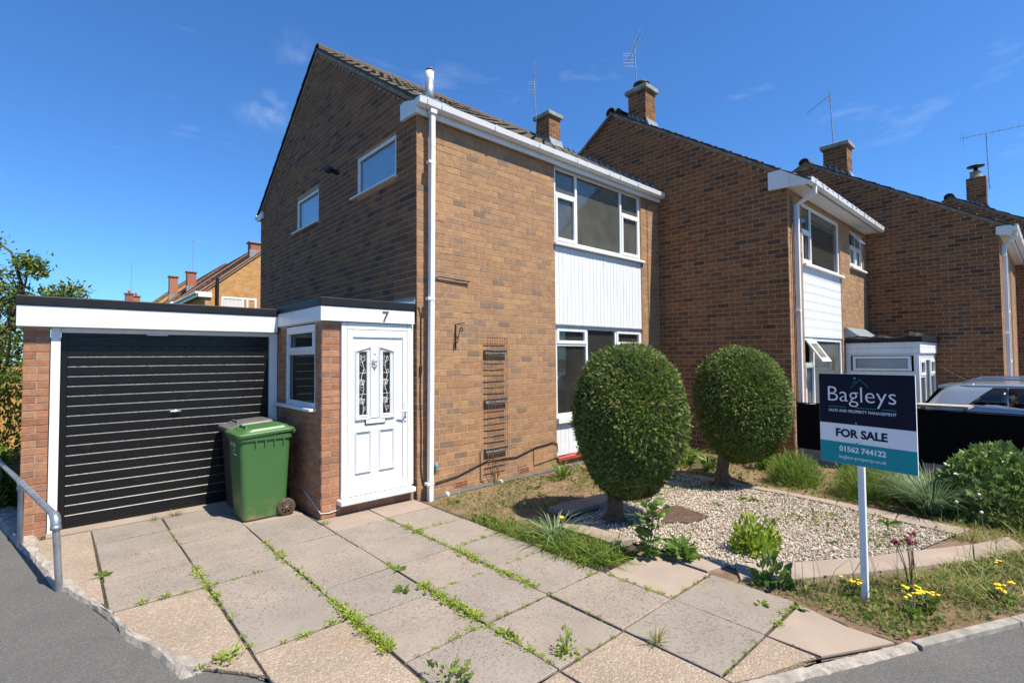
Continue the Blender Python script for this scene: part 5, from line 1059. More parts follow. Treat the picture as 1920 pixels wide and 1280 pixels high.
cable([(1.01, -.012, .48), (1.012, -.012, .08), (1.08, -.012, .05)], .005, 'thin black cable dropping beside the trellis foot'); cable([(2.06, -.012, .40), (2.06, -.012, .13), (2.4, -.012, .16), (2.9, -.012, .2)], .005, 'thin black cable running low under the red sill')
cable([(-.012, .03, 2.45), (.03, -.014, 2.42), (.055, -.014, 2.3), (.052, -.014, 1.65), (.04, -.014, 1.35), (.055, -.014, .9), (.05, -.014, .4), (.07, -.014, .22), (.11, -.014, .17)], .007, 'black cable hanging down the corner bricks beside the porch')
tag(MB().box(.030, .060, -.03, -.004, 1.58, 1.68).build('cable_box', M['black_metal'], bevel=.004), 'small black junction box on the corner bricks beside the porch', 'junction box')
cable([(-1.197, .55, .22), (-1.197, .35, .17), (-1.197, .2, .12), (-1.195, .058, .07), (-1.1, .056, .06), (-.99, .056, .075)], .004, 'thin white cable clipped round the foot of the porch pier', 'print_white')
cable([(5.30, -.012, 4.86), (5.31, -.012, 4.3), (5.30, -.012, 3.2), (5.31, -.012, 1.4)], .004, 'thin black cable down the bricks right of the cladding panel')
tag(MB().lathe((.27, -.03, .36), [(.018, 0), (.02, .015), (.016, .06), (.01, .065)], 10).build('pipe_cap', M['blue_cap']), 'small bright blue pipe cap beside the downpipe', 'pipe cap')

# ---- aerials
def aerial(base_, top_, label, kind):
    A = empty('tv_aerial', base_, label, 'aerial'); MB().tube([base_, top_], .014, 6).build('mast', M['galvanised'], A); t_ = Vector(top_)
    if kind == 0:      # seen end on
        b = MB(); b.tube([t_+Vector((-.35, -.4, -.05)), t_+Vector((.35, .4, -.05))], .008, 5); b.build('boom', M['galvanised'], A); b = MB()
        for k in range(9):
            c = t_+Vector((-.35, -.4, -.05))+Vector((.7, .8, 0))*(k/8); b.tube([c+Vector((0, 0, -.12-.06*(k == 8))), c+Vector((0, 0, .12+.06*(k == 8)))], .004, 4)
        for zz_ in (-.16, -.08, 0., .08, .14): b.tube([t_+Vector((.33-.09, .38+.08, zz_-.03)), t_+Vector((.33+.09, .38-.08, zz_-.03))], .004, 4)
        b.build('elements', M['galvanised'], A)
    else:
        d = Vector(kind[0]).normalized(); ln = kind[1]; s = t_+d*kind[2]; b = MB(); b.tube([s, s+d*ln], .009, 5); b.build('boom', M['galvanised'], A); b = MB(); sd = Vector(kind[3]).normalized()
        for k in range(kind[4]):
            c = s+d*(ln*k/(kind[4]-1)); h_ = .09+.05*(k == 0); b.tube([c-sd*h_, c+sd*h_], .004, 4)
        for q in (-.10, .10): b.tube([s+d*.06+Vector((0, 0, q))-sd*.13, s+d*.06+Vector((0, 0, q))+sd*.13], .005, 4)
        b.build('elements', M['galvanised'], A)
    return A
aerial((5.22, 2.98, 7.45), (5.13, 2.98, 8.68), 'television aerial on a mast fixed to the end house chimney', 0)
aerial((5.97, .62, 7.6), (5.89, .60, 8.62), 'television aerial on the chimney with the black round cowl', 0)
aerial((11.2, -1.75, 6.9), (11.2, -1.70, 8.45), 'slanting rod aerial on the third chimney of the row', ((-.1, .52, -.33), .62, -.02, (1, 0, 0), 5))
aerial((16.55, -4.24, 6.55), (16.55, -4.21, 8.2), 'long horizontal aerial on the chimney with the mushroom cowl', ((.1, -1, -.02), 1.5, -.55, (0, 0, 1), 12))
aerial((3.1, 32.4, 7.5), (3.1, 32.4, 9.6), 'thin aerial mast on the distant house with one square chimney', ((1, -.3, -.05), 1.1, -.1, (0, 0, 1), 8))
aerial((.95, 44.2, 6.9), (.95, 44.2, 9.7), 'tall thin aerial mast on the farthest house', ((1, -.2, .1), 1.3, -.2, (0, 0, 1), 6))

# ---- black fence, gravel boards, plank
fc = empty('garden_fence', (5.78, -4.2, 0), 'low black timber fence on concrete gravel boards between the front gardens', 'fence')
yy_ = -2.50; k = 0
while yy_ > -7.2:
    w_ = .148; z_ = .985+random.uniform(-.004, .004); MB().box(5.765+random.uniform(-.002, .002), 5.785, yy_-w_-.0, yy_-.0006, .245, z_).build('fence_board', M['fence_black'], fc); yy_ -= w_; k += 1
for z in (.32, .62, .9): MB().box(5.787, 5.825, -7.15, -2.5, z-.03, z+.03).build('rail', M['fence_black'], fc)
for i in range(3):
    ya = -2.50-i*1.62; MB().box(5.755, 5.80, ya-1.60, ya-.01, -.06, .24).build('gravel_board', M['gravel_board'], fc, bevel=.006); MB().box(5.80, 5.89, ya-1.66, ya-1.57, -.3, 1.0).build('post', M['fence_black'], fc)
MB().box(5.758, 5.80, -7.15, -2.5, .988, 1.0).build('capping', M['fence_black'], fc)
tag(MB().prism([(5.93, -4.05, 1.015), (6.13, -4.05, 1.03), (6.13, -4.66, 1.03), (5.93, -4.62, 1.015)], [(5.93, -4.05, 1.05), (6.13, -4.05, 1.06), (6.13, -4.66, 1.06), (5.93, -4.62, 1.05)]).box(5.98, 6.02, -4.15, -4.1, -.05, 1.02).box(6.05, 6.09, -4.6, -4.55, -.05, 1.03).build('timber_plank', M['pale_plank']), 'pale bare timber plank on legs just behind the black fence', 'plank')
of = empty('garden_fence', (-5.0, 9.2, 0), 'orange-brown timber panel fence behind the tree beside the garage', 'fence')
for i in range(40):
    x = -9.0+i*.152; MB().box(x, x+.15, 9.2, 9.22, -.1, 1.72).build('fence_board', M['fence_orange'], of)
for i in range(4): MB().box(-9.0+i*1.9, -8.9+i*1.9, 9.13, 9.2, -.1, 1.8).build('post', M['fence_orange'], of)

# ---- parked car behind the fence
car = empty('parked_car', (8.1, -6.0, -.25), 'silver blue estate car with roof rails parked behind the black fence', 'car')
CX, ZG, Yr = 8.08, -.24, -3.80
st = []   # stations from rear (0) to nose: (s, belt z, roof z, half width at belt, half width roof)
prof = [(0.0, .78, .80, .78, .74), (.05, .98, 1.02, .82, .76), (.20, 1.16, 1.25, .85, .72), (.34, 1.20, 1.44, .87, .66), (.46, 1.20, 1.545, .88, .63), (.75, 1.19, 1.565, .89, .62), (1.3, 1.16, 1.58, .90, .62), (2.0, 1.11, 1.57, .905, .62), (2.45, 1.08, 1.50, .90, .61), (2.95, 1.06, 1.24, .89, .64), (3.25, 1.04, 1.06, .88, .80), (3.8, .98, 1.0, .86, .78), (4.2, .84, .86, .82, .72), (4.32, .6, .62, .74, .66)]
V = []; 
for (s, bz, rz, hb, hr) in prof:
    low = .22+.12*(s < .1 or s > 4.25); sec = [(hb*.93, low), (hb*1.0, .45), (hb*1.01, .45+(bz-.45)*.6), (hb*.985, bz), (hb*.965, bz+(rz-bz)*.08), (hb+(hr-hb)*.55, bz+(rz-bz)*.55), (hr+(hb-hr)*.12, bz+(rz-bz)*.86), (hr*.8, bz+(rz-bz)*.97), (0, rz+.0)]
    V += [(CX-a, Yr-s, ZG+z) for a, z in sec]+[(CX+a, Yr-s, ZG+z) for a, z in sec[-2::-1]]
n = 17; ns = len(prof)
b = MB(); b.add(V, [(i*n+j, i*n+j+1, (i+1)*n+j+1, (i+1)*n+j) for i in range(ns-1) for j in range(n-1)]+[tuple(range(n)), tuple((ns-1)*n+j for j in range(n))[::-1], ], True)
body = b.build('body', M['car_paint'], car); md = body.modifiers.new('sub', 'SUBSURF'); md.levels = md.render_levels = 2
def cs(s, a, zf_):     # point on side surface at station s, fraction of greenhouse height
    pr_ = np.array(prof); q = [np.interp(s, pr_[:, 0], pr_[:, k]) for k in range(1, 5)]; bz, rz, hb, hr = q
    return CX+a*((hb*.97)+(hr-hb*.97)*zf_*.95+.012), Yr-s, ZG+bz+(rz-bz)*zf_
for a in (-1, 1):
    for (s0, s1, s2, s3) in ((.70, .98, 1.14, 1.14), (1.15, 1.15, 1.985, 1.985), (2.0, 2.0, 2.78, 2.40)):
        # (bottom rear, top rear, bottom front, top front)
        P_ = []
        bt = [(s0+(s2-s0)*k/4, .10) for k in range(5)]; tp = [(s1+(s3-s1)*k/4, .80) for k in range(5)]
        Vq = [cs(s, a, f_) for s, f_ in bt]+[cs((s+q[0])/2, a, .47) for (s, f_), q in zip(bt, tp)]+[cs(s, a, f_) for s, f_ in tp]
        w = MB(); w.add(Vq, [(i+r*5, i+1+r*5, i+6+r*5, i+5+r*5) for r in (0, 1) for i in range(4)], True); o = w.build('side_window', M['car_glass'], car); m_ = o.modifiers.new('s', 'SOLIDIFY'); m_.thickness = .012
    P_ = [cs(s, a, .06) for s in (.56, 1.0, 1.6, 2.2, 2.85)]; MB().tube(P_, .009, 6).build('window_trim', M['chrome'], car)
    MB().tube([(CX+a*.60, Yr-.62, ZG+1.55), (CX+a*.62, Yr-.75, ZG+1.61), (CX+a*.62, Yr-1.4, ZG+1.625), (CX+a*.61, Yr-2.1, ZG+1.60), (CX+a*.6, Yr-2.25, ZG+1.54)], .017, 8).build('roof_rail', M['alloy'], car)
    for s in (.78, 3.45):
        c = (CX+a*.80, Yr-s, ZG+.33); w = MB(); w.lathe((c[0]-.1, c[1], c[2]), [(.2, 0), (.31, .0), (.33, .03), (.33, .17), (.31, .2), (.2, .2)], 24, 'x'); wo_ = w.build('wheel', M['wheel_rubber'], car)
        r_ = MB(); r_.lathe((c[0]+a*.095, c[1], c[2]), [(.21, -.01), (.2, .01), (.05, .015)], 20, 'x'); r_.build('rim', M['alloy'], wo_)
    MB().box(CX+a*.86-.05, CX+a*.86+.03, Yr-.03-.25, Yr-.10, ZG+.92, ZG+1.07).build('tail_lamp', M['lamp_red'], car, bevel=.02)
rw = MB(); q = [(.07, 1.04, .68), (.20, 1.24, .62), (.33, 1.43, .56)]
Vq = [(CX+a*w_, Yr-s+.035, ZG+z+.015) for s, z, w_ in q for a in (-1, -.5, 0, .5, 1)]; rw.add(Vq, [(i+r*5, i+1+r*5, i+6+r*5, i+5+r*5) for r in (0, 1) for i in range(4)], True); o = rw.build('rear_window', M['car_glass'], car); m_ = o.modifiers.new('s', 'SOLIDIFY'); m_.thickness = .01
MB().prism([(CX-.60, Yr-.75, ZG+1.50), (CX+.60, Yr-.75, ZG+1.50), (CX+.57, Yr-.30, ZG+1.45), (CX-.57, Yr-.30, ZG+1.45)], [(CX-.56, Yr-.75, ZG+1.545), (CX+.56, Yr-.75, ZG+1.545), (CX+.56, Yr-.30, ZG+1.50), (CX-.56, Yr-.30, ZG+1.50)]).build('spoiler', M['car_paint'], car, bevel=.01)
MB().tube([(CX-.1, Yr-.62, ZG+1.575), (CX-.1, Yr-.28, ZG+1.80)], .005, 5).build('aerial_rod', M['car_black'], car)
ws = MB(); q = [(3.18, 1.10, .70), (2.82, 1.32, .64), (2.50, 1.50, .58)]; Vq = [(CX+a*w_, Yr-s-.02, ZG+z+.02) for s, z, w_ in q for a in (-1, -.5, 0, .5, 1)]
ws.add(Vq, [(i+r*5, i+1+r*5, i+6+r*5, i+5+r*5) for r in (0, 1) for i in range(4)], True); ws.build('windscreen', M['car_glass'], car)

# ================================================================== PLANTS
def leaf_tpl(kind):
    if kind == 'sprig':     # flat conifer spray
        V = [(0, 0, 0), (.13, 0, .34), (-.13, 0, .34), (.0, .03, .45), (.34, 0, .62), (-.34, .0, .60), (.10, .02, .72), (-.10, .02, .72), (0, .05, 1.)]
        return np.array(V), np.array([(0, 1, 3), (0, 3, 2), (1, 4, 3), (2, 3, 5), (3, 6, 8), (3, 8, 7)])
    if kind == 'leaf':
        V = [(0, 0, 0), (.22, .05, .35), (-.22, .05, .35), (0, 0, .4), (.16, .02, .72), (-.16, .02, .72), (0, -.06, 1)]
        return np.array(V), np.array([(0, 1, 3), (0, 3, 2), (3, 1, 4), (3, 4, 6), (3, 6, 5), (3, 5, 2)])
    if kind == 'lobed':
        V = [(0, 0, 0), (.30, .05, .15), (.16, .0, .42), (.48, .06, .52), (.20, .02, .66), (0, -.05, 1), (-.20, .02, .66), (-.48, .06, .52), (-.16, 0, .42), (-.30, .05, .15)]
        return np.array(V), np.array([(0, 1, 2), (2, 3, 4), (0, 2, 4), (0, 4, 5), (0, 5, 6), (0, 6, 8), (8, 6, 7), (0, 8, 9)])
    if kind == 'blade':
        V = [(-.025, 0, 0), (.025, 0, 0), (.022, .08, .4), (-.022, .08, .4), (.014, .26, .75), (-.014, .26, .75), (0, .5, .95)]
        return np.array(V), np.array([(0, 1, 2), (0, 2, 3), (3, 2, 4), (3, 4, 5), (5, 4, 6)])
def orient(D, roll=None):
    """rotation matrices taking local z to D"""
    D = D/np.linalg.norm(D, axis=1)[:, None]; n = len(D); r = rng.normal(size=(n, 3)); X = np.cross(r, D); X /= np.linalg.norm(X, axis=1)[:, None]; Y = np.cross(D, X)
    return np.stack([X, Y, D], -1)
def cloud(kind, P, D, S_): T, F = leaf_tpl(kind); return scatter(T, F, P, orient(D), S_)
def cloud_out(kind, P, D, N_, S_):
    """leaves whose flat side faces along N_"""
    T, F = leaf_tpl(kind); D = D/np.linalg.norm(D, axis=1)[:, None]; X = np.cross(N_, D); X /= np.linalg.norm(X, axis=1)[:, None]; Y = np.cross(D, X); return scatter(T, F, P, np.stack([X, Y, D], -1), S_)
def np_obj(name, V, F, mat, parent=None, base=None):
    b = BASE[parent.name] if parent is not None else np.array(base if base is not None else (0, 0, 0), float)
    me = np_mesh(name, V-b, F); setmat(me, M[mat]); return link(name, me, parent, b)
def merge(*VF):
    V, F, k = [], [], 0
    for v, f in VF: V.append(v); F.append(f+k); k += len(v)
    return np.concatenate(V), np.concatenate(F)
# ---- the two clipped conifers
def topiary(tx_, ty, c, rad, label, seed):
    global rng
    rng = np.random.default_rng(seed); A = empty('clipped_conifer', (tx_, ty, 0), label, 'tree', 'clipped egg-shaped conifers')
    c = np.array(c); b = MB(); tp = []
    for k in range(9):
        t_ = k/8; tp.append((tx_+(c[0]-tx_)*t_*.25+.012*math.sin(k*1.7), ty+(c[1]-ty)*t_*.25, -.03+t_*.75))
    b.tube(tp, [.125, .095, .085, .08, .078, .075, .07, .065, .06], 14); tk = b.build('trunk', M['bark'], A)
    for q in range(6):
        a = q*1.05; b = MB(); b.tube([(tx_+.05*math.cos(a), ty+.05*math.sin(a), .06), (tx_+.13*math.cos(a), ty+.13*math.sin(a), .01), (tx_+.2*math.cos(a), ty+.2*math.sin(a), -.03)], [.04, .028, .012], 6); b.build('root', M['bark'], tk)
    f = rng.normal(size=(10, 3)); f /= np.linalg.norm(f, axis=1)[:, None]; ph0 = rng.uniform(0, 6, 10)
    def lump(U): return 1+.014*sum(np.sin((U@f[i])*(3+i*.9)+ph0[i]) for i in range(10))/1.6
    n = 54000; U = rng.normal(size=(n, 3)); U /= np.linalg.norm(U, axis=1)[:, None]
    tap = 1-.10*np.clip(-U[:, 2], 0, 1)
    dpt = 1-np.abs(rng.normal(0, .045, n))+.02*(rng.uniform(0, 1, n) < .2); P = U*np.array(rad)*(lump(U)*dpt)[:, None]; P[:, :2] *= tap[:, None]
    Nn = U/np.array(rad); Nn /= np.linalg.norm(Nn, axis=1)[:, None]
    tg = np.cross(Nn, rng.normal(size=(n, 3))); tg /= np.linalg.norm(tg, axis=1)[:, None]; D = Nn*.45+tg*.8+np.array([0, 0, .35]); V1 = cloud_out('sprig', P+c, D, Nn+rng.normal(0, .45, (n, 3)), rng.uniform(.024, .054, n))
    n2 = 420; U = rng.normal(size=(n2, 3)); U /= np.linalg.norm(U, axis=1)[:, None]; Nn = U/np.array(rad); P = U*np.array(rad)*lump(U)[:, None]*.99; P[:, :2] *= (1-.10*np.clip(-U[:, 2], 0, 1))[:, None]
    V2 = cloud('sprig', P+c, Nn/np.linalg.norm(Nn, axis=1)[:, None]+rng.normal(0, .35, (n2, 3))+np.array([0, 0, .5]), rng.uniform(.055, .095, n2))
    cr = np_obj('crown', *merge(V1, V2), 'conifer', A)
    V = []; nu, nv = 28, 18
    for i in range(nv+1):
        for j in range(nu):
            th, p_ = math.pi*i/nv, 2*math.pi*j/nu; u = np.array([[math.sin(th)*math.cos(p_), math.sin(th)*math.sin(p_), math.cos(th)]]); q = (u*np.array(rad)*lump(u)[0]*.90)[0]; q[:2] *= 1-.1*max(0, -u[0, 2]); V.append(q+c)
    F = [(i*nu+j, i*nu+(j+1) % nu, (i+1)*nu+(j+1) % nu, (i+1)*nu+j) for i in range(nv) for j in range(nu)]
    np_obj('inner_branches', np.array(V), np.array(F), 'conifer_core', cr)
    return A
topiary(1.092, -2.214, (1.22, -2.33, 1.085), (.6, .6, .845), 'egg-shaped clipped conifer beside the rusty inspection cover, near the drive', 11)
topiary(3.341, -2.335, (3.565, -2.535, 1.10), (.605, .605, .79), 'egg-shaped clipped conifer in front of the shaded gable wall', 12)
# ---- plant builders (all return V, F around the origin)
def rosette(n, size, kind, lift=.5, h=.3, seed=0, ls=.75):
    global rng
    rng = np.random.default_rng(seed); a = rng.uniform(0, 2*np.pi, n); e = rng.uniform(.05, 1.0, n)*lift
    D = np.c_[np.cos(a), np.sin(a), e]; r_ = rng.uniform(0, (.18 if kind == 'leaf' else .45) if ls > .5 else .8, n)*size; P = np.c_[np.cos(a)*r_, np.sin(a)*r_, rng.uniform(0, h, n)*size]
    return cloud(kind, P, D, rng.uniform(.45, 1., n)*size*ls)
def tuft(n, size, spread=.35, seed=0, bend=.5, w=1.):
    global rng
    rng = np.random.default_rng(seed); a = rng.uniform(0, 2*np.pi, n); r_ = np.abs(rng.normal(0, .12, n))*size
    D = np.c_[np.cos(a)*spread*rng.uniform(.1, 1.3, n), np.sin(a)*spread*rng.uniform(.1, 1.3, n), np.ones(n)]
    T, F = leaf_tpl('blade'); D = D/np.linalg.norm(D, axis=1)[:, None]; Yv = np.c_[np.cos(a), np.sin(a), np.zeros(n)]; X = np.cross(Yv, D); X /= np.linalg.norm(X, axis=1)[:, None]; Yv = np.cross(D, X)
    return scatter(T*np.array([w, bend*2, 1]), F, np.c_[np.cos(a)*r_, np.sin(a)*r_, np.zeros(n)], np.stack([X, Yv, D], -1), rng.uniform(.5, 1, n)*size)
def dome(n, rx, rz, kind, ls, seed=0, up=.4, jit=.5, shell=.25, zc=None):
    global rng
    rng = np.random.default_rng(seed); U = rng.normal(size=(n, 3)); U /= np.linalg.norm(U, axis=1)[:, None]; U[:, 2] = np.abs(U[:, 2])*1.15-.15
    k = 1-np.abs(rng.normal(0, shell, n)); k = np.clip(k, .25, 1.08); P = U*np.array([rx, rx, rz])*k[:, None]; P[:, 2] = np.maximum(P[:, 2], .0)+(zc or 0)
    return cloud(kind, P, U+rng.normal(0, jit, (n, 3))+np.array([0, 0, up]), rng.uniform(.6, 1.1, n)*ls)
def plant_mesh(name, VF, mat): me = np_mesh(name, *VF); setmat(me, M[mat]); return me
def put(name, me, x, y, z=0., s=1., label=None, cat=None, group=None):
    o = bpy.data.objects.new(name, me); COL.objects.link(o); o.location = (x, y, z); o.rotation_euler = (0, 0, random.uniform(0, 6.28)); o.scale = (s, s, s*random.uniform(.85, 1.2)); BASE[o.name] = np.array((x, y, z)); return tag(o, label, cat, group)
random.seed(21)
LIME = [plant_mesh('weed', rosette(52, .075, 'lobed', .9, .5, 30+i, .36), 'weed_lime') for i in range(5)]
DOCK = [plant_mesh('weed', rosette(13, .17, 'leaf', .35, .08, 40+i), 'weed_green') for i in range(3)]
JAG = plant_mesh('weed', rosette(44, .2, 'lobed', .8, .4, 47, .38), 'weed_green')
TUFT = [plant_mesh('tuft', tuft(42, .16, .8, 50+i), 'grass') for i in range(3)]
WL = ('small lime-green weed rooted in a joint of the paving slabs', 'weed', 'lime weeds in the paving joints')
def run(x0, y0, x1, y1, n, s0=.5, s1=1.0, where='a joint of the paving slabs'):
    for i in range(n):
        t_ = (i+random.uniform(.1, .9))/n; put('joint_weed', random.choice(LIME), x0+(x1-x0)*t_+random.uniform(-.012, .012), y0+(y1-y0)*t_+random.uniform(-.012, .012), .002, random.uniform(s0, s1)*.95, ('tiny' if s1 < .6 else 'small' if s1 < .95 else 'bushy')+' lime-green weed in '+where, WL[1], WL[2])
WHERE = ['the slab joint leading to the garage handle', 'the slab joint beside the rust-stained aggregate bay', 'the slab joint ending at the broken concrete', 'the slab joint near the green bin', 'the slab joint in front of the green bin', 'the slab joint bordering the front aggregate bay', 'the slab joint by the flat dock rosette', 'the long slab joint below the white door, widest clump', 'the long slab joint towards the spindly weed', 'the slab joint just off the porch step', 'the slab joint leading from the door to the drive middle', 'the slab joint along the drive middle', 'the slab joint near the pink edging slab', 'the cross joint nearest the downpipe', 'the cross joint beside the long grass', 'the cross joint ending under the long grass', 'the cross joint left of the drive middle', 'the cross joint by the pink corner slab', 'the cross joint beside the widest clump', 'the cross joint above the pink aggregate bay', 'the cross joint by the jagged front weed', 'the joint between pink and grey slabs by the verge', 'the joint left of the pink corner slab', 'the joint above the front-left aggregate bay', 'the joint above the rust-stained bay', 'the cross joint below the rust stain', 'the joint above the kerb-side bay', 'the joint above the pink kerb-side bay']
RUNS = []
for a in ((-2.487, .9, -2.487, .2, 5, .3, .5), (-2.488, -.38, -2.488, -1.35, 11, .45, .9), (-2.487, -1.4, -2.487, -2.2, 4, .3, .7), (-1.867, -.2, -1.867, -1.05, 9, .4, .9), (-1.867, -1.1, -1.867, -1.75, 7, .5, .8), (-1.867, -1.85, -1.867, -2.75, 22, .6, 1.15),
          (-1.25, -1.5, -1.25, -1.62, 2, .6, .8), (-1.25, -2.1, -1.25, -2.85, 17, .6, 1.2), (-1.25, -2.9, -1.25, -3.5, 9, .5, .95), (-.64, -.42, -.64, -.62, 3, .5, .8), (-.64, -.75, -.64, -1.75, 16, .5, .9), (-.64, -1.8, -.64, -2.75, 19, .5, 1.0), (-.63, -2.8, -.63, -3.4, 5, .3, .5),
          (-.6, -1.0, -.1, -.99, 6, .3, .6), (-.6, -1.63, -.05, -1.63, 8, .3, .65), (-.55, -2.24, -.1, -2.25, 4, .3, .5), (-1.2, -2.25, -.7, -2.25, 4, .3, .55), (-.3, -2.885, -.05, -2.885, 4, .35, .6), (-1.2, -2.885, -.7, -2.885, 5, .35, .6), (-1.15, -3.55, -.7, -3.55, 4, .3, .5),
          (-1.8, -2.885, -1.3, -2.885, 5, .3, .75), (-.02, -3.55, .5, -3.545, 6, .3, .55), (-.03, -3.0, -.03, -3.5, 6, .4, .7), (-2.4, -2.19, -1.95, -2.19, 4, .4, .8), (-3.0, -.96, -2.6, -.96, 3, .4, .8), (-2.45, -.95, -2.0, -.95, 3, .3, .6), (-.6, -4.2, -.1, -4.2, 4, .3, .5), (.1, -4.2, .5, -4.2, 5, .4, .7)): RUNS.append(a)
for a, w_ in zip(RUNS, WHERE): run(*a, where=w_)
put('weed_plant', LIME[1], -2.62, -2.16, 0, 1.35, 'lime-green weed on the crumbled concrete at the drive corner', 'weed'); put('weed_plant', LIME[2], -2.745, -2.13, 0, .7, 'small lime weed at the tip of the broken concrete edging', 'weed')
put('weed_plant', DOCK[0], -1.24, -1.72, .01, .62, 'flat dark green dock rosette on the paving', 'weed'); put('weed_plant', DOCK[1], -1.42, -2.10, .01, .6, 'broad-leaved plantain on the paving slab', 'weed'); put('weed_plant', JAG, -1.78, -3.2, .01, .8, 'large dark weed with jagged leaves at the drive front edge', 'weed')
put('weed_plant', DOCK[1], -1.24, -3.08, .01, .6, 'brown-tinged weed rosette between two grey slabs', 'weed'); SPINDLY = 1
put('weed_plant', DOCK[0], -3.09, -.12, .0, .75, 'star-shaped pale weed beside the aggregate strip', 'weed'); put('grass_tuft', TUFT[0], -2.35, 1.36, 0, .8, 'spreading grass tuft at the garage door threshold', 'grass tuft'); put('grass_tuft', TUFT[1], -2.55, 1.33, 0, .5, 'small grass tuft left of the threshold tuft', 'grass tuft')
put('grass_tuft', TUFT[1], -1.22, -.12, 0, .7, 'thin grass tuft at the foot of the porch pier', 'grass tuft'); put('grass_tuft', TUFT[2], -.62, -3.78, 0, .9, 'ragged grass tuft between the pink and grey slabs', 'grass tuft'); put('weed_plant', DOCK[2], .35, -4.02, 0, .55, 'dark creeping weed in the joint between the two grey slabs', 'weed'); put('weed_plant', DOCK[1], .50, -4.22, 0, .6, 'spiky dark green weed at the slab corner by the verge', 'weed')
# ---- ground cover that nobody could count
def field(poly, n, lo, hi, spread, seed, z=-.012, bend=.5):
    global rng
    rng = np.random.default_rng(seed); A = np.array(poly); P = rng.uniform(A.min(0), A.max(0), (n*3, 2)); P = P[inpoly(P, poly)][:n]; n = len(P)
    pat = .5+.5*np.sin(P[:, 0]*5.1+1.3*np.sin(P[:, 1]*4.3))*np.sin(P[:, 1]*4.7+1.1*np.sin(P[:, 0]*3.9)); keep = rng.uniform(0, 1, n) < .25+.75*pat; P = P[keep]; n = len(P)
    a = rng.uniform(0, 2*np.pi, n); D = np.c_[np.cos(a)*spread*rng.uniform(.1, 1.4, n), np.sin(a)*spread*rng.uniform(.1, 1.4, n), np.ones(n)]; D /= np.linalg.norm(D, axis=1)[:, None]
    T, F = leaf_tpl('blade'); Yv = np.c_[np.cos(a), np.sin(a), np.zeros(n)]; X = np.cross(Yv, D); X /= np.linalg.norm(X, axis=1)[:, None]; Yv = np.cross(D, X)
    return scatter(T*np.array([.75, bend*2, 1]), F, np.c_[P, np.full(n, z)], np.stack([X, Yv, D], -1), rng.uniform(lo, hi, n))
def leaves(poly, n, lo, hi, kind, seed, up=.8, z=-.005):
    global rng
    rng = np.random.default_rng(seed); A = np.array(poly); P = rng.uniform(A.min(0), A.max(0), (n*3, 2)); P = P[inpoly(P, poly)][:n]; n = len(P)
    pat = .5+.5*np.sin(P[:, 0]*3.7+1.7*np.sin(P[:, 1]*3.1))*np.sin(P[:, 1]*4.1+seed); P = P[rng.uniform(0, 1, n) < pat**1.5+.06]; n = len(P)
    return cloud(kind, np.c_[P, rng.uniform(z, z+.03, n)], rng.normal(0, 1, (n, 3))+np.array([0, 0, up]), rng.uniform(lo, hi, n))
STRIP = [(.03, -.9), (.25, -1.3), (.5, -1.85), (.47, -2.9), (.12, -2.86), (-.06, -2.7), (-.01, -1.2)]
VERGE = [(.56, -3.72), (.92, -4.06), (1.9, -4.68), (3.15, -5.3), (3.6, -6.2), (1.5, -5.25), (.56, -4.80), (.60, -4.15)]
WALLB = [(.1, -.08), (2.7, -.08), (2.7, -1.35), (1.3, -1.5), (.75, -1.5), (.25, -1.05)]
BACKB = [(3.66, -1.5), (5.72, -1.2), (5.72, -6.8), (3.4, -5.9), (3.3, -5.2), (3.6, -4.5)]
SIDEB = [(2.7, -.1), (5.7, -.1), (5.72, -1.3), (3.6, -1.4), (1.9, -1.45), (2.6, -1.2)]
def stuff(name, VF, mat, label, cat):
    o = np_obj(name, *VF, mat); o['kind'] = 'stuff'; return tag(o, label, cat)
stuff('long_grass', merge(field([(.0, -1.2), (.2, -1.5), (.33, -1.9), (.40, -2.9), (.05, -2.86), (-.04, -2.7), (.0, -1.9)], 1900, .08, .2, 1.1, 61, bend=.8), field(STRIP, 900, .06, .16, 1.0, 60, bend=.8), field([(.2, -1.95), (.42, -2.0), (.42, -2.9), (.05, -2.85), (.0, -2.4)], 1000, .14, .28, 1.1, 62, bend=.9)), 'weed_green', 'lush long grass along the edge of the drive', 'grass')
stuff('verge_grass', merge(field(VERGE, 11000, .02, .085, 1.3, 63), field([(1.3, -4.5), (3.2, -5.3), (3.6, -6.2), (1.5, -5.26)], 4200, .06, .22, 1., 64, bend=.7), field(BACKB, 6000, .04, .11, .9, 65), field(SIDEB, 5000, .04, .16, .8, 66), field(WALLB, 3000, .03, .09, .9, 67), field([(3.0, -4.7), (3.5, -4.6), (3.7, -5.3), (3.1, -5.2)], 1200, .05, .16, 1., 69), field([(.05, -.15), (.35, -.3), (.5, -1.2), (.05, -1.3)], 1200, .03, .1, 1.1, 59), field([(3.4, -5.2), (5.7, -5.0), (5.7, -7.), (3.2, -5.8)], 4000, .1, .3, .7, 68)), 'grass', 'rough mixed grass over the front garden', 'grass')
stuff('verge_weeds', merge(leaves(VERGE, 6500, .014, .04, 'lobed', 71), leaves(BACKB, 5000, .02, .06, 'lobed', 72), leaves(SIDEB, 3000, .02, .06, 'lobed', 73), leaves(WALLB, 2600, .015, .045, 'lobed', 74), leaves(STRIP, 1500, .03, .07, 'leaf', 75), leaves([(2.2, -3.0), (3.4, -2.6), (3.3, -4.3), (3.1, -4.7), (2.2, -4.5)], 1100, .015, .04, 'lobed', 76, z=.01), leaves([(1.5, -1.75), (3.4, -1.65), (3.4, -2.6), (2.6, -2.2)], 900, .015, .04, 'lobed', 77, z=.01)), 'weed_green', 'low creeping weeds over the soil and gravel', 'weeds')
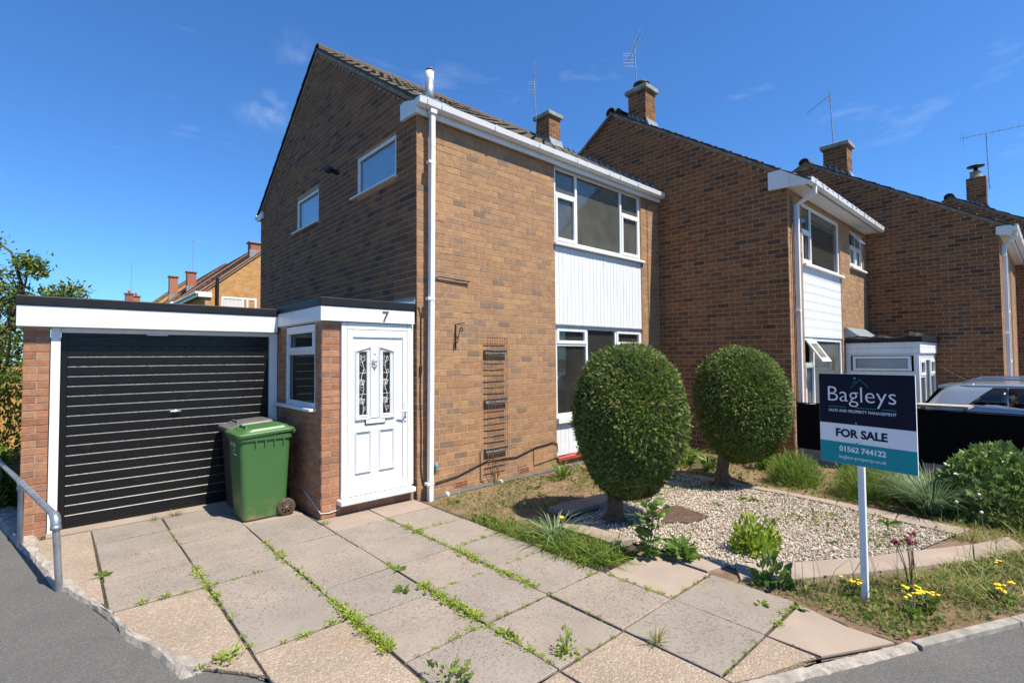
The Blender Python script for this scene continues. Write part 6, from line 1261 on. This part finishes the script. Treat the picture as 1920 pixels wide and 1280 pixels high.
stuff('dry_litter', merge(leaves(WALLB, 5200, .03, .10, 'blade', 81, -.0), leaves(VERGE, 9000, .02, .08, 'blade', 82, 0), leaves(BACKB, 3500, .03, .1, 'blade', 83, 0), leaves(GR, 1500, .012, .03, 'leaf', 84, 0, .018), leaves(SIDEB, 2000, .03, .08, 'blade', 85, 0)), 'dry_litter', 'dry straw and dead leaves strewn over the beds', 'leaf litter')
mossP = []
for (x0, y0, x1, y1) in [(XC[i], 1.3 if i < 2 else -.4, XC[i], -2.2 if i < 2 else -3.5) for i in range(5)]+[(XC[c], ya, XC[c+1], ya) for c, ya, yb, pk in slabs]+[(-.03, -2.9, -.03, -4.4), (-.6, -4.2, .55, -4.2)]:
    n = int(math.hypot(x1-x0, y1-y0)*45); t_ = rng.uniform(0, 1, n); t_ = t_[np.sin(t_*9+x0*7+y0*5) > .1]; mossP.append(np.c_[x0+(x1-x0)*t_, y0+(y1-y0)*t_]+rng.normal(0, .004, (len(t_), 2)))
mossP = np.concatenate(mossP); n = len(mossP); stuff('joint_moss', cloud('lobed', np.c_[mossP, rng.uniform(-.004, .004, n)], rng.normal(0, 1, (n, 3))+np.array([0, 0, .6]), rng.uniform(.008, .02, n)), 'weed_green', 'moss and seedlings in the joints of the drive', 'moss')
# ---- garden plants with a name of their own
random.seed(31); b = MB()
for i in range(70):
    x, y = (random.uniform(.7, 3.1), 0); y = -4.05-(x-.9)*.53-random.uniform(.05, .75)*(1 if x > 1 else .7); h_ = random.uniform(.08, .3); a = random.uniform(0, 6.28); d = random.uniform(.02, .16)
    b.tube([(x, y, -.01), (x+math.cos(a)*d*.4, y+math.sin(a)*d*.4, h_*.6), (x+math.cos(a)*d, y+math.sin(a)*d, h_)], [.0022, .0018, .001], 4)
tag(b.build('dry_stalks', M['dry_litter'], base=(0, 0, 0)), 'scattered dry tan stalks standing in the verge', 'dry stalks', kind='stuff')
def plant(name, x, y, label, cat, parts, group=None):
    P_ = empty(name, (x, y, 0), label, cat, group)
    for nm, VF, mat in parts:
        if isinstance(VF, MB): VF.build(nm, M[mat], P_)
        else: np_obj(nm, VF[0]+np.array([x, y, 0]), VF[1], mat, P_)
    return P_
def stems(x, y, n, h, spread, r=.004, seed=0):
    random.seed(seed); b = MB(); tips = []
    for i in range(n):
        a = random.uniform(0, 6.28); d = random.uniform(.1, 1)*spread; hh = h*random.uniform(.7, 1.05); tip = (x+math.cos(a)*d, y+math.sin(a)*d, hh); b.tube([(x+math.cos(a)*d*.1, y+math.sin(a)*d*.1, -.01), (x+math.cos(a)*d*.45, y+math.sin(a)*d*.45, hh*.55), tip], [r, r*.8, r*.6], 5); tips.append(tip)
    return b, tips
sb, tp = stems(-1.11, -3.47, 4, .17, .07, .003, 77)
plant('tall_weed', -1.11, -3.47, 'tall spindly lime weed casting a shadow on the drive', 'weed', [('stems', sb, 'stem_green'), ('leaves', merge(dome(60, .07, .18, 'lobed', .035, 78, .6, .6, .5), rosette(24, .08, 'lobed', .8, .4, 79, .4)), 'weed_lime')])
for i, (x, y, rx, rz, lb) in enumerate(((4.25, -2.95, .36, .42, 'bushy green lavender mound at the fence foot beside the second conifer'), (4.18, -3.82, .42, .46, 'bushy green lavender mound behind the for-sale post'))):
    plant('lavender_bush', x, y, lb, 'shrub', [('foliage', merge(dome(3000, rx, rz, 'blade', .12, 90+i, 1.2, .35, .4), dome(900, rx*.8, rz*.7, 'leaf', .05, 95+i, .8, .5, .3)), 'lavender')])
plant('ornamental_grass', 3.92, -4.48, 'tall arching blue-green grass clump between the lavender and the leafy shrub', 'grass clump', [('blades', tuft(900, .66, .65, 97, .6, .28), 'grass_blue')]); plant('ornamental_grass', 4.35, -4.25, 'finer green grass clump against the concrete gravel board', 'grass clump', [('blades', tuft(700, .5, .6, 98, .6, .3), 'grass')])
sb, tp = stems(4.25, -5.05, 12, .55, .4, .008, 5)
plant('leafy_shrub', 4.25, -5.05, 'rounded shrub with glossy lobed leaves in front of the black fence', 'shrub', [('branches', sb, 'stem_brown'), ('foliage', dome(2600, .62, .78, 'lobed', .095, 99, .35, .5, .2), 'leaf_glossy')])
sb, tp = stems(.50, -3.02, 5, .55, .16, .006, 6); lv = []
rng = np.random.default_rng(101)
n = 60; tt = rng.uniform(.12, 1, n); q = np.array(tp)[rng.integers(0, 5, n)]-np.array([.50, -3.02, 0]); Pp = q*np.c_[tt**1.5, tt**1.5, tt]; a = rng.uniform(0, 6.28, n)
plant('tall_weed', .50, -3.02, 'tall broad-leaved weed leaning over the edge of the gravel bed', 'weed', [('stems', sb, 'stem_green'), ('leaves', merge(cloud('leaf', Pp, np.c_[np.cos(a), np.sin(a), rng.uniform(-.1, .5, n)], rng.uniform(.08, .16, n)), rosette(26, .20, 'leaf', .8, .5, 102)), 'leaf_green')])
plant('broad_weed', .68, -3.22, 'sprawling dark green bramble-like weed on the pink edging slab', 'weed', [('leaves', merge(rosette(34, .24, 'leaf', .7, .5, 103), rosette(20, .2, 'lobed', .9, .6, 104)), 'leaf_green')])
plant('fleabane', 1.27, -3.58, 'upright bright green leafy plant growing in the white gravel', 'plant', [('leaves', merge(dome(420, .17, .33, 'leaf', .075, 105, .9, .5, .5), (lambda VF: (VF[0]+np.array([.22, -.08, 0]), VF[1]))(dome(180, .10, .27, 'leaf', .06, 106, .9, .5, .5))), 'weed_lime')])
plant('tall_weed', .72, -3.96, 'leafy green sow-thistle at the corner of the verge', 'weed', [('stems', stems(.72, -3.96, 3, .27, .06, .004, 7)[0], 'stem_green'), ('leaves', merge(dome(60, .10, .28, 'leaf', .11, 107, .6, .5, .4), rosette(14, .14, 'leaf', .6, .3, 108)), 'leaf_green')])
plant('daffodil_clump', .24, -2.12, 'clump of long strap leaves with one yellow bloom beside the drive', 'flower', [('leaves', tuft(46, .42, .85, 109, .8), 'grass_blue'), ('bloom', MB().lathe((.26, -2.2, .22), [(.004, -.03), (.022, 0), (.03, .012), (.012, .02)], 10), 'flower_yellow')])
sb, tp = stems(1.37, -4.71, 6, .46, .10, .004, 8); bl = MB()
for (x, y, z) in tp:
    for k in range(7): bl.lathe((x+random.uniform(-.025, .025), y+random.uniform(-.025, .025), z+random.uniform(-.01, .02)), [(.003, -.008), (.011, 0), (.004, .009)], 6)
plant('valerian', 1.37, -4.71, 'tall thin plant with crimson flower heads in the verge', 'flower', [('stems', sb, 'stem_brown'), ('blooms', bl, 'flower_crimson'), ('leaves', rosette(12, .12, 'leaf', .6, .6, 110), 'weed_green')])
for i, (x, y, h, lb) in enumerate(((.98, -4.77, .15, 'ragwort with several yellow flower heads near the kerb corner'), (1.12, -4.83, .13, 'low yellow-flowered ragwort between the post and the kerb'), (1.02, -4.42, .12, 'small yellow-flowered ragwort beside the for-sale post'), (1.62, -5.18, .13, 'yellow-flowered ragwort right against the kerb stones'), (2.2, -5.05, .16, 'single yellow dandelion in the long verge grass'))):
    sb, tp = stems(x, y, 6 if i < 4 else 1, h, .09, .003, 20+i); f_ = MB()
    for (a, c_, z) in tp:
        for k in range(3): f_.lathe((a+random.uniform(-.018, .018), c_+random.uniform(-.018, .018), z+random.uniform(-.006, .01)), [(.003, -.004), (.0125, 0), (.011, .004), (.003, .006)], 8)
    plant('ragwort', x, y, lb, 'flower', [('stems', sb, 'stem_green'), ('blooms', f_, 'flower_yellow'), ('leaves', rosette(26, .10, 'lobed', .9, .7, 120+i), 'weed_green')])
for i, (x, y, h) in enumerate(((3.55, -4.75, .36), (3.35, -4.95, .30), (3.85, -4.1, .42), (3.7, -4.9, .42), (.62, -1.35, .12))):
    b, tp = stems(x, y, 1, h, .05, .003, 40+i); t_ = tp[0]; hd = MB().lathe((t_[0], t_[1], t_[2]), [(.004, -.015), (.013, -.008), (.016, .0), (.013, .008), (.004, .014)], 12)
    plant('dandelion_clock', x, y, 'white dandelion seed head on a thin stalk, '+('by the tip of the gravel bed', 'over the right end of the front edging', 'beside the arching grass clump', 'in front of the glossy shrub', 'on the shaded soil by the long grass')[i], 'flower', [('stalk', b, 'stem_green'), ('seed_head', hd, 'seed_head')], 'dandelion clocks in the garden')
for (x, y, s, lb) in ((.25, -.42, .9, 'pale green leaf rosette where the downpipe meets the bed'), (1.45, -.62, .9, 'flat leaf rosette on the bare soil under the front wall'), (1.98, -.52, 1.2, 'leafy green rosette under the red window sill'), (1.3, -.9, .6, 'small seedling clump on the shaded soil')):
    put('leaf_rosette', DOCK[int(x*7) % 3], x, y, 0, s, lb, 'plant')
plant('strap_plant', 2.2, -.45, 'upright clump of strap leaves below the ground floor window', 'plant', [('leaves', tuft(70, .34, .6, 130, .6), 'leaf_green')]); plant('pink_flower', 2.42, -.38, 'small pink-flowered plant against the front wall', 'flower', [('leaves', rosette(20, .13, 'lobed', 1, .8, 131), 'weed_green'), ('blooms', MB().lathe((2.42, -.42, .14), [(.004, -.01), (.02, 0), (.006, .012)], 8), 'flower_pink')])
for (x, y, s, k, lb) in ((2.90, -2.88, 1.0, 0, 'grey-green leafy weed across the gravel from the second conifer'), (2.31, -3.30, .5, 1, 'tiny yellow-green weed in the middle of the gravel'), (2.43, -2.72, .6, 2, 'low weed patch between the conifers in the gravel'), (2.03, -4.01, .55, 0, 'small weed by the front edging in the gravel'), (2.92, -3.77, .8, 1, 'bright weed rosette at the back of the gravel'), (3.02, -4.25, .9, 2, 'bright weed rosette close to the back edging'), (1.08, -2.42, .7, 0, 'small dark weed at the first conifer trunk'), (3.55, -1.75, 1.1, 1, 'spiky grey rosette at the back corner of the gravel bed')):
    put('gravel_weed', (DOCK if k != 1 else LIME)[k], x, y, .02, s, lb, 'weed')
for (x, y, s, lb) in ((4.35, -1.30, 1.6, 'tall pale leafy weed at the foot of the shaded gable'), (4.16, -1.75, 1.3, 'fresh green weeds behind the second conifer'), (4.9, -2.3, 1.5, 'broad pale leaves by the neighbouring corner'), (5.1, -1.7, 1.4, 'rank weeds against the shaded brick wall')):
    plant('rank_weed', x, y, lb, 'weed', [('leaves', merge(tuft(60, .28*s, .6, int(x*100), .6), rosette(22, .2*s, 'leaf', .9, .7, int(x*100)+1)), 'leaf_green')])

# ---- tree and undergrowth left of the garage
tree = empty('garden_tree', (-4.3, 6.9, 0), 'loose arching tree rising behind the garage roof corner', 'tree')
tb_ = MB(); random.seed(9)
BR = [([(-4.3, 6.9, -.05), (-4.22, 6.9, 1.2), (-4.05, 6.85, 2.3), (-3.85, 6.74, 3.1), (-4.0, 6.85, 3.7), (-4.35, 7.1, 4.05)], [.07, .055, .045, .03, .02, .01]), ([(-4.2, 6.9, 1.6), (-3.9, 6.7, 2.6), (-3.8, 6.67, 3.2), (-3.76, 6.64, 3.6)], [.03, .022, .015, .008]),
      ([(-4.1, 6.85, 2.2), (-3.6, 6.5, 2.7), (-3.3, 6.25, 2.95), (-3.12, 6.1, 3.05)], [.025, .018, .012, .006]), ([(-4.2, 6.9, 2.0), (-4.5, 7.0, 2.9), (-4.6, 7.1, 3.4)], [.03, .02, .008]), ([(-4.25, 6.9, 1.0), (-4.0, 6.5, 1.8), (-3.95, 6.2, 2.4)], [.03, .02, .01]), ([(-4.25, 6.9, .8), (-4.7, 6.8, 1.6), (-4.9, 6.8, 2.4)], [.03, .02, .01])]
for P_, r_ in BR: tb_.tube(P_, r_, 7)
tb_.build('trunk', M['bark'], tree)
rng = np.random.default_rng(140); Cl = []
for (c, r_, n) in (((-3.76, 6.64, 3.5), .20, 420), ((-3.68, 6.55, 3.35), .14, 200), ((-3.22, 6.18, 3.0), .22, 380), ((-3.5, 6.42, 2.95), .16, 160), ((-3.93, 6.8, 3.0), .26, 380), ((-4.08, 6.95, 2.75), .34, 600), ((-4.05, 6.95, 2.25), .36, 650), ((-4.0, 6.8, 1.9), .32, 600), ((-4.5, 7.0, 3.0), .4, 600), ((-4.7, 7.0, 2.3), .5, 900), ((-4.12, 6.95, 3.3), .2, 120), ((-3.95, 6.6, 1.5), .3, 500), ((-4.2, 6.9, 3.85), .16, 50), ((-4.6, 6.9, 1.5), .5, 700)):
    U = rng.normal(0, .5, (n, 3)); Cl.append(cloud('leaf', np.array(c)+U*r_*np.array([1.1, 1.1, .8]), rng.normal(0, 1, (n, 3))+np.array([0, 0, .1]), rng.uniform(.05, .10, n)))
np_obj('crown', *merge(*Cl), 'tree_leaf', tree)
for i, (x, y, rx, rz, lb) in enumerate(((-4.15, 4.2, .35, .75, 'leafy undergrowth between the handrail and the garage wall'), (-4.5, 5.6, .6, 1.1, 'dense green shrub below the arching tree'), (-4.9, 3.8, .5, .6, 'low weedy growth along the path edge'), (-4.2, 7.7, .75, 1.5, 'tall dry-leaved shrub against the orange fence'), (-3.95, 3.3, .16, .5, 'small dandelion patch beside the handrail'))):
    plant('undergrowth', x, y, lb, 'shrub', [('foliage', merge(dome(1300, rx, rz, 'leaf', .11, 150+i, .5, .6, .3), dome(240, rx*.9, rz, 'blade', .3, 155+i, 1.2, .4, .4)), 'tree_leaf' if i else 'leaf_green')])
